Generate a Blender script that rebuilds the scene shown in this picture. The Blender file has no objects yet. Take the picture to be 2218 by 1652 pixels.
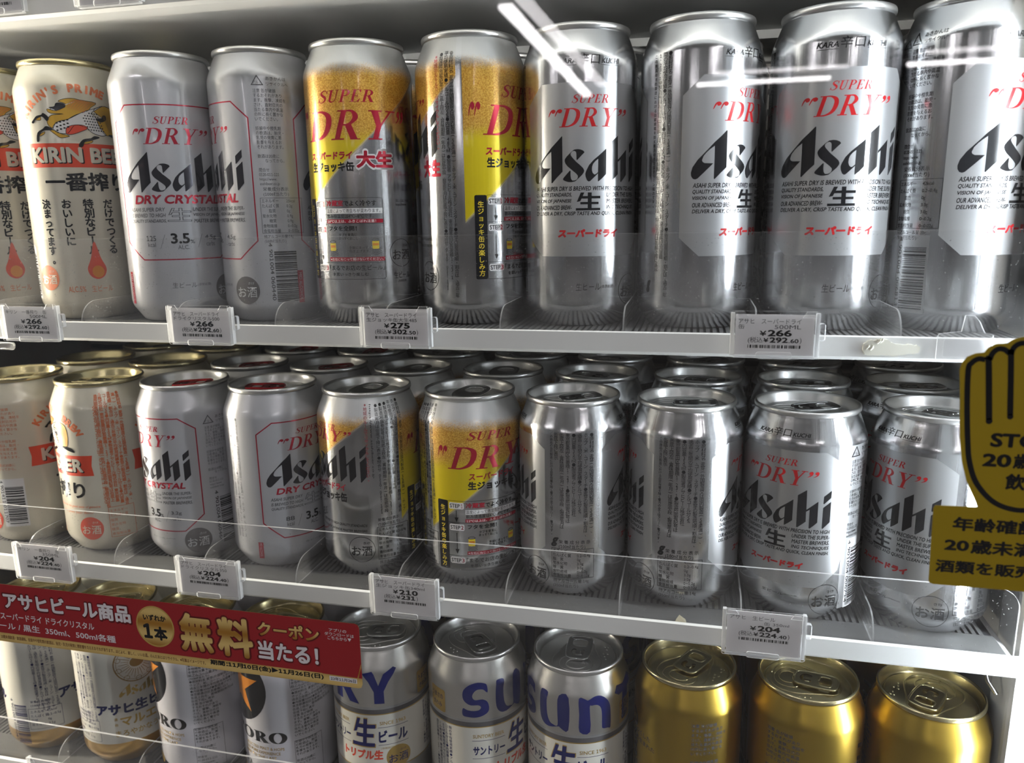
import bpy, bmesh, math, random
from mathutils import Vector, Matrix
from mathutils.geometry import tessellate_polygon

C = bpy.context.scene.collection
PI = math.pi
rad = math.radians

# ------------------------------------------------------------------ camera, world, exposure
def look(yaw, pitch, roll):
    return (Matrix.Rotation(yaw, 3, 'Z') @ Matrix.Rotation(pitch, 3, 'X') @ Matrix.Rotation(roll, 3, 'Y'))
cam = bpy.data.cameras.new('camera'); camo = bpy.data.objects.new('camera', cam); C.objects.link(camo)
_R = look(0.23326, -0.21209, 0.01592)
_r, _f, _u = _R @ Vector((1, 0, 0)), _R @ Vector((0, 1, 0)), _R @ Vector((0, 0, 1))
camo.matrix_world = Matrix(((_r.x, _u.x, -_f.x, 0.08425), (_r.y, _u.y, -_f.y, -0.42905), (_r.z, _u.z, -_f.z, 0.06404), (0, 0, 0, 1)))
cam.sensor_width = 36; cam.lens = 36 * 1661.94 / 2218; cam.clip_start = 0.01; cam.clip_end = 60
cam.dof.use_dof = True; cam.dof.focus_distance = 0.45; cam.dof.aperture_fstop = 10
S = bpy.context.scene
S.camera = camo
S.view_settings.view_transform = 'Standard'; S.view_settings.look = 'None'
S.view_settings.exposure = 0.2; S.view_settings.gamma = 1.0
S.cycles.max_bounces = 10; S.cycles.glossy_bounces = 6; S.cycles.transparent_max_bounces = 24
S.cycles.diffuse_bounces = 4; S.cycles.caustics_reflective = False; S.cycles.caustics_refractive = False
S.cycles.sample_clamp_indirect = 6.0
W = bpy.data.worlds.new('store_air'); S.world = W; W.use_nodes = True
W.node_tree.nodes['Background'].inputs[0].default_value = (0.93, 0.96, 1.0, 1)
W.node_tree.nodes['Background'].inputs[1].default_value = 0.09

# ------------------------------------------------------------------ materials
def mat(name, col, metal=0.0, rough=0.5, coat=0.0, emit=None, spec=0.5):
    m = bpy.data.materials.new(name); m.use_nodes = True
    b = m.node_tree.nodes['Principled BSDF']
    b.inputs['Base Color'].default_value = (*col, 1); b.inputs['Metallic'].default_value = metal
    b.inputs['Roughness'].default_value = rough; b.inputs['Coat Weight'].default_value = coat
    b.inputs['Coat Roughness'].default_value = 0.06; b.inputs['Specular IOR Level'].default_value = spec
    if emit:
        b.inputs['Emission Color'].default_value = (*emit[0], 1); b.inputs['Emission Strength'].default_value = emit[1]
    return m
class N:                                            # tiny node helper
    def __init__(s, m): s.t = m.node_tree; s.n = s.t.nodes; s.b = s.n.get('Principled BSDF')
    def new(s, k, **kw):
        x = s.n.new(k)
        for a, v in kw.items(): setattr(x, a, v)
        return x
    def link(s, a, b): s.t.links.new(a, b)
    def math(s, op, a, b=None, c=None, clamp=False):
        x = s.new('ShaderNodeMath', operation=op, use_clamp=clamp)
        for i, v in enumerate((a, b, c)):
            if v is None: continue
            if isinstance(v, (int, float)): x.inputs[i].default_value = v
            else: s.link(v, x.inputs[i])
        return x.outputs[0]
    def step(s, v, e0, e1):                         # smooth 0..1 ramp
        x = s.new('ShaderNodeMapRange', interpolation_type='SMOOTHSTEP')
        for i, q in ((0, v), (1, e0), (2, e1)):
            if isinstance(q, (int, float)): x.inputs[i].default_value = q
            else: s.link(q, x.inputs[i])
        return x.outputs[0]
    def mixc(s, f, a, b):
        x = s.new('ShaderNodeMix', data_type='RGBA')
        for i, q in ((0, f), (6, a), (7, b)):
            if isinstance(q, (int, float)): x.inputs[i].default_value = q
            elif isinstance(q, tuple): x.inputs[i].default_value = (*q, 1)
            else: s.link(q, x.inputs[i])
        return x.outputs[2]
    def mixf(s, f, a, b):
        x = s.new('ShaderNodeMix', data_type='FLOAT')
        for i, q in ((0, f), (2, a), (3, b)):
            if isinstance(q, (int, float)): x.inputs[i].default_value = q
            else: s.link(q, x.inputs[i])
        return x.outputs[0]
    def theta_z(s):                                 # angle round the can (deg, 0 = front) and height in mm
        tc = s.new('ShaderNodeTexCoord'); sp = s.new('ShaderNodeSeparateXYZ'); s.link(tc.outputs['Object'], sp.inputs[0])
        th = s.math('ARCTAN2', sp.outputs[0], s.math('MULTIPLY', sp.outputs[1], -1.0))
        return s.math('MULTIPLY', th, 180 / PI), s.math('MULTIPLY', sp.outputs[2], 1000.0), tc
    def noise(s, vec, scale, detail=2.0, rough=0.5):
        x = s.new('ShaderNodeTexNoise'); x.inputs['Scale'].default_value = scale
        x.inputs['Detail'].default_value = detail; x.inputs['Roughness'].default_value = rough
        if vec is not None: s.link(vec, x.inputs['Vector'])
        return x.outputs['Fac']
    def comb(s, x, y, z):
        c = s.new('ShaderNodeCombineXYZ')
        for i, q in enumerate((x, y, z)):
            if isinstance(q, (int, float)): c.inputs[i].default_value = q
            else: s.link(q, c.inputs[i])
        return c.outputs[0]
def streak(m, strength=0.12, rmin=0.12, rmax=0.24):
    """fine vertical draw lines of a drawn aluminium can"""
    n = N(m); th, z, tc = n.theta_z()
    v = n.comb(n.math('MULTIPLY', th, 0.9), n.math('MULTIPLY', z, 0.004), 0.0)
    g = n.noise(n.comb(n.math('MULTIPLY', th, 0.16), n.math('MULTIPLY', z, 0.002), 3.0), 1.0, 1.0, 0.5)
    f = n.math('ADD', n.noise(v, 1.0, 3.0, 0.6), n.math('MULTIPLY', g, 2.6))
    bp = n.new('ShaderNodeBump'); bp.inputs['Strength'].default_value = strength; bp.inputs['Distance'].default_value = 0.0004
    n.link(f, bp.inputs['Height']); n.link(bp.outputs[0], n.b.inputs['Normal'])
    n.link(n.mixf(g, rmin, rmax), n.b.inputs['Roughness'])
    return m
ALU = streak(mat('bare_aluminium', (0.80, 0.81, 0.83), 1.0, 0.18))
LIDM = mat('lid_aluminium', (0.74, 0.74, 0.73), 0.95, 0.33)
LIDG = mat('lid_gold', (0.66, 0.58, 0.34), 1.0, 0.25)
TABS = mat('tab_silver', (0.78, 0.79, 0.80), 1.0, 0.2)
TABR = mat('tab_red', (0.55, 0.02, 0.03), 0.85, 0.22)
SATIN = mat('satin_silver_panel', (0.56, 0.57, 0.58), 0.8, 0.33)
CREAM = mat('cream_enamel', (0.74, 0.70, 0.58), 0.25, 0.28, 0.5)
PEARL = mat('pearl_white_enamel', (0.56, 0.57, 0.60), 0.35, 0.3, 0.6)
CREAMW = mat('ivory_enamel', (0.78, 0.76, 0.68), 0.1, 0.3, 0.5)
WHITE = mat('white_enamel', (0.74, 0.73, 0.78), 0.15, 0.28, 0.5)
STEELM = streak(mat('brushed_silver', (0.72, 0.71, 0.68), 0.95, 0.32), 0.05, 0.28, 0.36)
GOLDB = mat('gold_can', (0.58, 0.40, 0.07), 1.0, 0.3)
GOLDP = mat('gold_print', (0.62, 0.42, 0.12), 0.7, 0.35)
INK = mat('black_ink', (0.012, 0.012, 0.014), 0.0, 0.18, 0.3)
INKG = mat('grey_ink', (0.10, 0.10, 0.11), 0.0, 0.35)
SHINEB = mat('black_metallic_ink', (0.05, 0.048, 0.06), 0.7, 0.2, 0.4)
RED = mat('red_ink', (0.52, 0.012, 0.016), 0.15, 0.28, 0.3)
REDM = mat('red_metallic_ink', (0.55, 0.02, 0.05), 0.5, 0.25, 0.3)
ORANGE = mat('orange_ink', (0.72, 0.20, 0.08), 0.1, 0.4)
VERM = mat('vermilion_ink', (0.72, 0.07, 0.03), 0.1, 0.35, 0.3)
MANE = mat('ochre_ink', (0.62, 0.36, 0.03), 0.1, 0.4)
PAPER = mat('white_ink', (0.80, 0.80, 0.80), 0.0, 0.4)
BLUE = mat('navy_ink', (0.010, 0.016, 0.12), 0.2, 0.25, 0.3)
SUNB = mat('deep_blue_ink', (0.006, 0.012, 0.15), 0.25, 0.28, 0.2)
AMBER = mat('amber_ink', (0.80, 0.28, 0.03), 0.3, 0.3, 0.3)
YELP = mat('yellow_print', (0.80, 0.62, 0.03), 0.0, 0.4)
DARKP = mat('dark_grey_print', (0.10, 0.095, 0.10), 0.1, 0.4)
BRWN = mat('bronze_ink', (0.36, 0.22, 0.06), 0.3, 0.35)
SHELFW = mat('white_coated_steel', (0.72, 0.73, 0.72), 0.0, 0.35)
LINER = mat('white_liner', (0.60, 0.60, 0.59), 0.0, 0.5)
LOUV = mat('grey_louver', (0.62, 0.61, 0.60), 0.0, 0.5)
DARK = mat('dark_gap', (0.03, 0.03, 0.033), 0.0, 0.6)
RIBM = mat('grey_slide_mat', (0.14, 0.14, 0.14), 0.0, 0.35)
RIBD = mat('slot_black', (0.035, 0.035, 0.04), 0.0, 0.5)
CARD = mat('price_card_paper', (0.86, 0.85, 0.86), 0.0, 0.6)
CHROME = mat('wire_steel', (0.7, 0.7, 0.7), 1.0, 0.2)
GLUE = mat('dried_glue', (0.70, 0.69, 0.60), 0.0, 0.5)
FLAKE = mat('paper_scrap', (0.55, 0.50, 0.36), 0.0, 0.7)
STKY = mat('sticker_yellow', (0.36, 0.25, 0.008), 0.0, 0.4)
STKR = mat('banner_red', (0.34, 0.02, 0.025), 0.0, 0.4)
STKW = mat('banner_white', (0.75, 0.72, 0.74), 0.0, 0.45)
def gold_banner():
    m = mat('banner_gold', (0.6, 0.4, 0.1), 0.2, 0.35); n = N(m)
    tc = n.new('ShaderNodeTexCoord'); sp = n.new('ShaderNodeSeparateXYZ'); n.link(tc.outputs['Object'], sp.inputs[0])
    w = n.new('ShaderNodeTexWave', wave_type='BANDS', bands_direction='Z'); w.inputs['Scale'].default_value = 22; w.inputs['Distortion'].default_value = 1.2
    n.link(tc.outputs['Object'], w.inputs['Vector'])
    n.link(n.mixc(w.outputs['Fac'], (0.42, 0.20, 0.03), (0.82, 0.60, 0.22)), n.b.inputs['Base Color']); return m
STKG = gold_banner()
MEDAL = mat('medal_gold', (0.62, 0.42, 0.12), 0.3, 0.35)

def clear_mat(name, haze, hazecol=(0.9, 0.9, 0.9), dust=0.0, ior=1.45, rough=0.02):
    """thin clear sheet: see-through, Fresnel reflection, a little surface haze and dust"""
    m = bpy.data.materials.new(name); m.use_nodes = True; n = N(m)
    out = n.n['Material Output']; n.n.remove(n.b)
    tr = n.new('ShaderNodeBsdfTransparent'); gl = n.new('ShaderNodeBsdfGlossy'); gl.inputs['Roughness'].default_value = rough
    lw = n.new('ShaderNodeLayerWeight'); lw.inputs['Blend'].default_value = 0.5
    p5 = n.math('POWER', lw.outputs['Facing'], 5.0)
    r0 = ((ior - 1) / (ior + 1)) ** 2
    fac = n.math('MULTIPLY_ADD', p5, 1 - r0, r0)
    mx = n.new('ShaderNodeMixShader'); n.link(fac, mx.inputs[0]); n.link(tr.outputs[0], mx.inputs[1]); n.link(gl.outputs[0], mx.inputs[2])
    last = mx
    if haze or dust:
        df = n.new('ShaderNodeBsdfDiffuse'); df.inputs['Color'].default_value = (*hazecol, 1)
        ts = n.new('ShaderNodeBsdfTranslucent'); ts.inputs['Color'].default_value = (*hazecol, 1)
        ad = n.new('ShaderNodeMixShader'); n.link(df.outputs[0], ad.inputs[1]); n.link(ts.outputs[0], ad.inputs[2]); ad.inputs[0].default_value = 0.5
        hf = haze
        if dust:
            tc = n.new('ShaderNodeTexCoord'); f = n.noise(tc.outputs['Object'], 900.0, 1.0)
            g = n.noise(tc.outputs['Object'], 18.0, 2.0)
            hf = n.math('ADD', n.math('MULTIPLY', n.step(f, 0.70, 0.76), dust), n.math('MULTIPLY', n.step(g, 0.35, 0.75), haze))
        m2 = n.new('ShaderNodeMixShader'); n.link(mx.outputs[0], m2.inputs[1]); n.link(ad.outputs[0], m2.inputs[2])
        if isinstance(hf, (int, float)): m2.inputs[0].default_value = hf
        else: n.link(hf, m2.inputs[0])
        last = m2
    n.link(last.outputs[0], out.inputs['Surface'])
    return m
GLASS = clear_mat('door_glass', 0.0, ior=1.5, rough=0.0)
GLASS2 = clear_mat('coated_inner_glass', 0.0, (0.9, 0.9, 0.9), 0.0, 1.32, 0.0)
ACRYL = clear_mat('clear_acrylic', 0.09, dust=0.3)
EDGE = clear_mat('acrylic_cut_edge', 0.60, (0.95, 0.96, 0.97))
TAGCL = clear_mat('clear_tag_plastic', 0.10, (0.95, 0.95, 0.96))
TAGW = clear_mat('clear_tag_window', 0.0)

def jokki(name, H, A, B, foam, yel):
    """beer-mug print: white foam neck, golden speckled foam, yellow, bare silver below a slanting edge"""
    m = mat(name, (0.8, 0.8, 0.8), 1.0, 0.2); n = N(m); th, z, tc = n.theta_z()
    zA = n.math('MULTIPLY_ADD', th, A[1], A[0])
    thL = n.math('ADD', th, 157.0); thR = n.math('ADD', th, -203.0)
    zL = n.math('MULTIPLY_ADD', thL, B[1], B[0]); zR = n.math('MULTIPLY_ADD', thR, B[1], B[0])
    zb = n.mixf(n.math('GREATER_THAN', th, -72.0), zL, n.mixf(n.math('GREATER_THAN', th, 116.0), zA, zR))
    seam = n.math('MULTIPLY', n.math('GREATER_THAN', th, -75.5), n.math('LESS_THAN', th, -69.5))
    nz = n.noise(tc.outputs['Object'], 1150.0, 3.0, 0.75); nb = n.noise(tc.outputs['Object'], 1600.0, 2.0)
    nl = n.noise(tc.outputs['Object'], 60.0, 2.0)
    zz = n.math('ADD', n.math('ADD', z, n.math('MULTIPLY', n.math('SUBTRACT', nb, 0.5), 8.0)), n.math('MULTIPLY', n.math('SUBTRACT', nl, 0.5), 5.0))
    beer = n.step(n.math('SUBTRACT', z, zb), -1.0, 2.5)
    beer = n.math('MULTIPLY', beer, n.math('SUBTRACT', 1.0, seam))
    neck = n.step(zz, foam - 5.0, foam + 4.0)
    gold = n.step(zz, yel - 5.0, yel + 6.0)
    fz = n.step(nz, 0.36, 0.66)
    cfoam = n.mixc(fz, (0.54, 0.24, 0.015), (0.86, 0.55, 0.11))
    sp = n.step(n.noise(tc.outputs['Object'], 950.0, 2.0, 0.8), 0.70, 0.74)
    sp = n.math('MULTIPLY', sp, n.step(z, yel - 32.0, yel))
    cyel = n.mixc(sp, (0.80, 0.63, 0.008), (0.52, 0.26, 0.01))
    cb = n.mixc(gold, cyel, cfoam)
    sil = n.mixc(n.step(z, foam - 34.0, foam - 24.0), (0.80, 0.81, 0.83), (0.74, 0.75, 0.76))
    col = n.mixc(beer, sil, cb); col = n.mixc(n.math('MULTIPLY', neck, n.math('SUBTRACT', 1.0, seam)), col, (0.70, 0.71, 0.71))
    n.link(col, n.b.inputs['Base Color'])
    any_ = n.math('MAXIMUM', beer, neck)
    n.link(n.mixf(any_, 1.0, 0.28), n.b.inputs['Metallic'])
    v = n.comb(n.math('MULTIPLY', th, 0.9), n.math('MULTIPLY', z, 0.004), 0.0); g = n.noise(n.comb(n.math('MULTIPLY', th, 0.16), 0.0, 3.0), 1.0, 1.0, 0.5)
    f = n.math('ADD', n.noise(v, 1.0, 3.0, 0.6), n.math('MULTIPLY', g, 2.6))
    n.link(n.mixf(any_, n.mixf(g, 0.12, 0.24), 0.3), n.b.inputs['Roughness'])
    bp = n.new('ShaderNodeBump'); bp.inputs['Strength'].default_value = 0.12; bp.inputs['Distance'].default_value = 0.0004
    n.link(f, bp.inputs['Height']); n.link(bp.outputs[0], n.b.inputs['Normal'])
    n.b.inputs['Coat Weight'].default_value = 0.4; n.b.inputs['Coat Roughness'].default_value = 0.08
    return m
JOK500 = jokki('mug_print_tall', 167, (97.5, 0.537), (100.0, 0.50), 150, 111)
JOK350 = jokki('mug_print_short', 122, (70.0, 0.48), (81.6, 0.44), 106, 80)
def cream_foot():
    m = mat('ivory_with_gold_foot', (0.78, 0.76, 0.68), 0.1, 0.3, 0.5); n = N(m); th, z, tc = n.theta_z()
    f = n.math('LESS_THAN', z, 20.0)
    n.link(n.mixc(f, (0.78, 0.76, 0.68), (0.72, 0.44, 0.12)), n.b.inputs['Base Color'])
    n.link(n.mixf(f, 0.1, 0.9), n.b.inputs['Metallic']); return m
IVFOOT = cream_foot()

# ------------------------------------------------------------------ object helpers
def link(o, parent=None):
    C.objects.link(o)
    if parent: o.parent = parent
    return o
def mesh_obj(name, verts, faces, mats, midx=None, parent=None, smooth=False, uvn=None):
    me = bpy.data.meshes.new(name); me.from_pydata([tuple(v) for v in verts], [], faces)
    for m in (mats if isinstance(mats, (list, tuple)) else [mats]): me.materials.append(m)
    if midx: me.polygons.foreach_set('material_index', midx)
    if smooth: me.polygons.foreach_set('use_smooth', [True] * len(me.polygons))
    me.update(); return link(bpy.data.objects.new(name, me), parent)
def tag(o, label, cat, group=None, kind=None):
    o['label'] = label; o['category'] = cat
    if group: o['group'] = group
    if kind: o['kind'] = kind
    return o
def struct(o, label, cat):
    o['kind'] = 'structure'; o['label'] = label; o['category'] = cat; return o
def empty(name, loc, rz=0.0):
    o = bpy.data.objects.new(name, None); o.location = loc; o.rotation_euler = (0, 0, rz); o.empty_display_size = 0.02
    C.objects.link(o); return o
class MB:
    """collects shapes into one mesh"""
    def __init__(s): s.v = []; s.f = []; s.m = []; s.mats = []
    def mi(s, m):
        if m not in s.mats: s.mats.append(m)
        return s.mats.index(m)
    def add(s, v, f, m):
        o = len(s.v); k = s.mi(m); s.v += [tuple(q) for q in v]
        for q in f: s.f.append(tuple(i + o for i in q)); s.m.append(k)
    def box(s, x0, x1, y0, y1, z0, z1, m):
        s.add([(x0, y0, z0), (x1, y0, z0), (x1, y1, z0), (x0, y1, z0), (x0, y0, z1), (x1, y0, z1), (x1, y1, z1), (x0, y1, z1)],
              [(0, 3, 2, 1), (4, 5, 6, 7), (0, 1, 5, 4), (1, 2, 6, 5), (2, 3, 7, 6), (3, 0, 4, 7)], m)
    def prism(s, pts, y0, y1, mface, medge=None, axis='y'):
        """outline in (x,z) (or (y,z) for axis x) given thickness"""
        n = len(pts)
        def P(a, b, t): return (a, t, b) if axis == 'y' else (t, a, b)
        v = [P(a, b, y0) for a, b in pts] + [P(a, b, y1) for a, b in pts]
        tri = tess([pts])
        s.add(v, [tuple(t) for t in tri] + [tuple(i + n for i in reversed(t)) for t in tri], mface)
        s.add(v, [(i, (i + 1) % n, (i + 1) % n + n, i + n) for i in range(n)], medge or mface)
    def build(s, name, parent=None, smooth=False):
        return mesh_obj(name, s.v, s.f, s.mats, s.m, parent, smooth)
def tess(loops):
    return [tuple(t) for t in tessellate_polygon([[Vector((a, b, 0)) for a, b in l] for l in loops])]
def rrect(x0, x1, z0, z1, r, n=4):
    out = []
    for cx, cz, a in ((x1 - r, z1 - r, 0), (x0 + r, z1 - r, 90), (x0 + r, z0 + r, 180), (x1 - r, z0 + r, 270)):
        for i in range(n + 1):
            t = rad(a + 90 * i / n); out.append((cx + r * math.cos(t), cz + r * math.sin(t)))
    return out
def circle(cx, cz, r, n=40, rz=None):
    return [(cx + r * math.cos(2 * PI * i / n), cz + (rz or r) * math.sin(2 * PI * i / n)) for i in range(n)]
def lathe(profile, seg=80):
    v = []; f = []
    n = len(profile)
    for i in range(seg):
        t = 2 * PI * i / seg
        for r, z in profile: v.append((r * math.cos(t) / 1000, r * math.sin(t) / 1000, z / 1000))
    for i in range(seg):
        j = (i + 1) % seg
        for k in range(n - 1): f.append((i * n + k, j * n + k, j * n + k + 1, i * n + k + 1))
    return v, f
def tube(pts, r, seg=8):
    """round bar along a polyline (metres)"""
    v = []; f = []; P = [Vector(p) for p in pts]
    for i, p in enumerate(P):
        d = (P[min(i + 1, len(P) - 1)] - P[max(i - 1, 0)]).normalized()
        a = d.orthogonal().normalized() if abs(d.z) > 0.9 else d.cross(Vector((0, 0, 1))).normalized()
        b = d.cross(a)
        for k in range(seg):
            t = 2 * PI * k / seg; v.append(p + r * (a * math.cos(t) + b * math.sin(t)))
    for i in range(len(P) - 1):
        for k in range(seg):
            f.append((i * seg + k, i * seg + (k + 1) % seg, (i + 1) * seg + (k + 1) % seg, (i + 1) * seg + k))
    f.append(tuple(range(seg - 1, -1, -1))); f.append(tuple((len(P) - 1) * seg + k for k in range(seg)))
    return v, f
def catmull(pts, n=6, closed=False):
    out = []; m = len(pts)
    for i in range(m if closed else m - 1):
        if closed: p = [pts[(i + k) % m] for k in (-1, 0, 1, 2)]
        else: p = [pts[max(i - 1, 0)], pts[i], pts[i + 1], pts[min(i + 2, m - 1)]]
        for k in range(n):
            t = k / n
            out.append(tuple(0.5 * (2 * p[1][c] + (p[2][c] - p[0][c]) * t + (2 * p[0][c] - 5 * p[1][c] + 4 * p[2][c] - p[3][c]) * t * t
                       + (3 * p[1][c] - p[0][c] - 3 * p[2][c] + p[3][c]) * t ** 3) for c in range(len(pts[0]))))
    if not closed: out.append(tuple(pts[-1]))
    return out

# ------------------------------------------------------------------ flat lettering
_txt = {}
class Faces(list):
    """face list that remembers how far (mm) each point sits above the sheet, so overlapping strokes never share a plane"""
    dep = None
def plain(s):
    c = bpy.data.curves.new('t', 'FONT'); c.body = s; c.resolution_u = 3 if len(s) < 12 else 2
    o = bpy.data.objects.new('t', c); C.objects.link(o)
    me = bpy.data.meshes.new_from_object(o.evaluated_get(bpy.context.evaluated_depsgraph_get()))
    v = [(p.co.x, p.co.y) for p in me.vertices]; f = [tuple(p.vertices) for p in me.polygons]
    bpy.data.objects.remove(o); bpy.data.curves.remove(c); bpy.data.meshes.remove(me)
    return v, f
def flat(s, bold=0.0):
    """outlines of a string as flat triangles, unit em"""
    k = (s, bold)
    if k in _txt: return _txt[k]
    if '1' in s:                                    # a figure one with flag and foot, set between the other characters
        v = []; f = []; x = 0.0
        one = [(.09, 0), (.49, 0), (.49, .075), (.34, .075), (.34, .70), (.265, .70), (.09, .61), (.09, .53), (.25, .595), (.25, .075), (.09, .075)]
        for i, seg in enumerate(s.split('1')):
            if i:
                o = len(v); v += [(p + x, q) for p, q in one]; f += [tuple(j + o for j in t) for t in tess([one])]; x += .575
            if seg.strip():
                x += .28 * (len(seg) - len(seg.lstrip())); sv, sf = flat(seg.strip())
                o = len(v); v += [(p + x, q) for p, q in sv]; f += [tuple(j + o for j in t) for t in sf]; x += max(p for p, q in sv) + .03
            x += .28 * (len(seg) - len(seg.rstrip())) if seg.strip() else .28 * len(seg)
    else: v, f = plain(s)
    if bold > 0.008:                                # heavier weight: the outline laid down again, shifted all round
        ds = [(bold * math.cos(rad(t)), bold * math.sin(rad(t))) for t in (range(45, 400, 90) if bold < .03 else range(0, 360, 30))]
        n = len(v); v2 = []; f2 = Faces(); f2.dep = []
        for i, (dx, dy) in enumerate(ds):
            v2 += [(x + dx, y + dy) for x, y in v]; f2 += [tuple(j + i * n for j in q) for q in f]; f2.dep += [i * .003] * n
        v, f = v2, f2
    _txt[k] = (v, f); return v, f
def stroke(pts, w, n=6):
    q = catmull([(a, b, c) for (a, b), c in zip(pts, w)], n); v = []; f = []
    for i, (x, y, ww) in enumerate(q):
        a = q[max(i - 1, 0)]; b = q[min(i + 1, len(q) - 1)]; dx, dy = b[0] - a[0], b[1] - a[1]; L = math.hypot(dx, dy) or 1
        nx, ny = -dy / L, dx / L
        v += [(x + nx * ww / 2, y + ny * ww / 2), (x - nx * ww / 2, y - ny * ww / 2)]
    for i in range(len(q) - 1): f.append((2 * i, 2 * i + 1, 2 * i + 3, 2 * i + 2))
    return v, f
def polyf(p): return list(p), tess([p])
def rct(x0, x1, y0, y1): return polyf([(x0, y0), (x1, y0), (x1, y1), (x0, y1)])
def stroke_ring(cx, cy, rx, ry, wx, wy, n=32):
    o = [(cx + rx * math.cos(2 * PI * i / n), cy + ry * math.sin(2 * PI * i / n)) for i in range(n)]
    h = [(cx + (rx - wx) * math.cos(2 * PI * i / n), cy + (ry - wy) * math.sin(2 * PI * i / n)) for i in range(n)]
    return o + h, [(i, (i + 1) % n, n + (i + 1) % n, n + i) for i in range(n)]
SERIF = {
 'S': (.68, [stroke([(.60, .80), (.50, .94), (.33, .96), (.17, .85), (.17, .70), (.34, .55), (.52, .41), (.56, .22), (.42, .05), (.22, .03), (.08, .20)], [.04, .05, .08, .12, .16, .18, .17, .13, .08, .05, .04]), polyf([(.57, .70), (.62, .70), (.66, 1.0), (.60, .94)]), polyf([(.02, .0), (.08, .06), (.10, .30), (.05, .30)])]),
 'U': (.80, [rct(.12, .28, .3, 1), stroke([(.20, .36), (.22, .14), (.38, .03), (.56, .12), (.62, .36)], [.16, .14, .08, .06, .06]), rct(.59, .65, .3, 1), rct(.02, .38, .955, 1), rct(.48, .76, .955, 1)]),
 'P': (.70, [rct(.13, .29, 0, 1), stroke([(.26, .975), (.46, .955), (.59, .75), (.46, .53), (.26, .505)], [.05, .08, .16, .08, .05]), rct(.02, .30, .955, 1), rct(.02, .42, 0, .045)]),
 'E': (.72, [rct(.13, .29, 0, 1), rct(.02, .62, .955, 1), rct(.02, .64, 0, .045), rct(.28, .48, .48, .53), polyf([(.62, 1), (.62, .76), (.585, .76), (.50, .96)]), polyf([(.64, 0), (.67, .27), (.63, .27), (.50, .04)]), rct(.45, .485, .38, .63)]),
 'R': (.86, [rct(.13, .29, 0, 1), stroke([(.26, .975), (.46, .955), (.59, .74), (.46, .53), (.26, .505)], [.05, .08, .16, .08, .05]), rct(.02, .30, .955, 1), rct(.02, .42, 0, .045), polyf([(.33, .52), (.52, .52), (.80, .05), (.86, .0), (.62, .0)]), rct(.60, .90, 0, .035)]),
 'D': (.94, [rct(.13, .30, 0, 1), stroke([(.27, .975), (.50, .955), (.72, .80), (.79, .5), (.72, .20), (.5, .045), (.27, .025)], [.05, .08, .16, .19, .16, .08, .05]), rct(.02, .30, .955, 1), rct(.02, .30, 0, .045)]),
 'Y': (.88, [polyf([(.10, .98), (.31, .98), (.53, .46), (.37, .46)]), polyf([(.66, .98), (.73, .98), (.51, .44), (.45, .44)]), rct(.365, .525, 0, .5), rct(.02, .42, .955, 1), rct(.54, .86, .955, 1), rct(.24, .65, 0, .045)]),
 'O': (.98, [stroke_ring(.47, .5, .43, .52, .17, .05)]),
 'K': (.86, [rct(.13, .29, 0, 1), polyf([(.62, .97), (.72, .97), (.36, .52), (.28, .50)]), polyf([(.36, .58), (.50, .66), (.80, .05), (.86, 0), (.60, 0)]), rct(.02, .42, .955, 1), rct(.02, .42, 0, .045), rct(.52, .82, .955, 1), rct(.56, .90, 0, .04)]),
 'I': (.42, [rct(.13, .29, 0, 1), rct(.02, .40, .955, 1), rct(.02, .40, 0, .045)]),
 'N': (.92, [rct(.12, .20, 0, 1), rct(.70, .78, 0, 1), polyf([(.12, 1), (.28, 1), (.78, .02), (.66, .02)]), rct(.02, .28, .955, 1), rct(.02, .32, 0, .045), rct(.58, .88, .955, 1)]),
 'B': (.76, [rct(.13, .29, 0, 1), stroke([(.26, .975), (.46, .955), (.57, .77), (.46, .56), (.26, .53)], [.05, .08, .15, .08, .05]), stroke([(.26, .54), (.48, .52), (.63, .28), (.48, .045), (.26, .025)], [.05, .08, .17, .08, .05]), rct(.02, .30, .955, 1), rct(.02, .30, 0, .045)]),
 '<': (.66, [polyf(circle(.20, .86, .10, 16)), stroke([(.21, .955), (.09, .91), (.03, .78), (.0, .60)], [.05, .09, .07, .03]), polyf(circle(.54, .86, .10, 16)), stroke([(.55, .955), (.43, .91), (.37, .78), (.34, .60)], [.05, .09, .07, .03])]),
 '>': (.58, [polyf(circle(.14, .88, .10, 16)), stroke([(.215, .90), (.20, .77), (.12, .67), (.02, .61)], [.06, .08, .05, .02]), polyf(circle(.44, .88, .10, 16)), stroke([(.515, .90), (.50, .77), (.42, .67), (.32, .61)], [.06, .08, .05, .02])]),
}
def serif(s, gap=.04):
    x = 0; v = []; f = Faces(); f.dep = []
    for ch in s:
        if ch == ' ': x += .3; continue
        adv, parts = SERIF[ch]
        for k, (pv, pf) in enumerate(parts):
            f.dep += [k * .003] * len(pv); o = len(v); v += [(a + x, b) for a, b in pv]; f += [tuple(i + o for i in q) for q in pf]
        x += adv + gap
    return v, f
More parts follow.
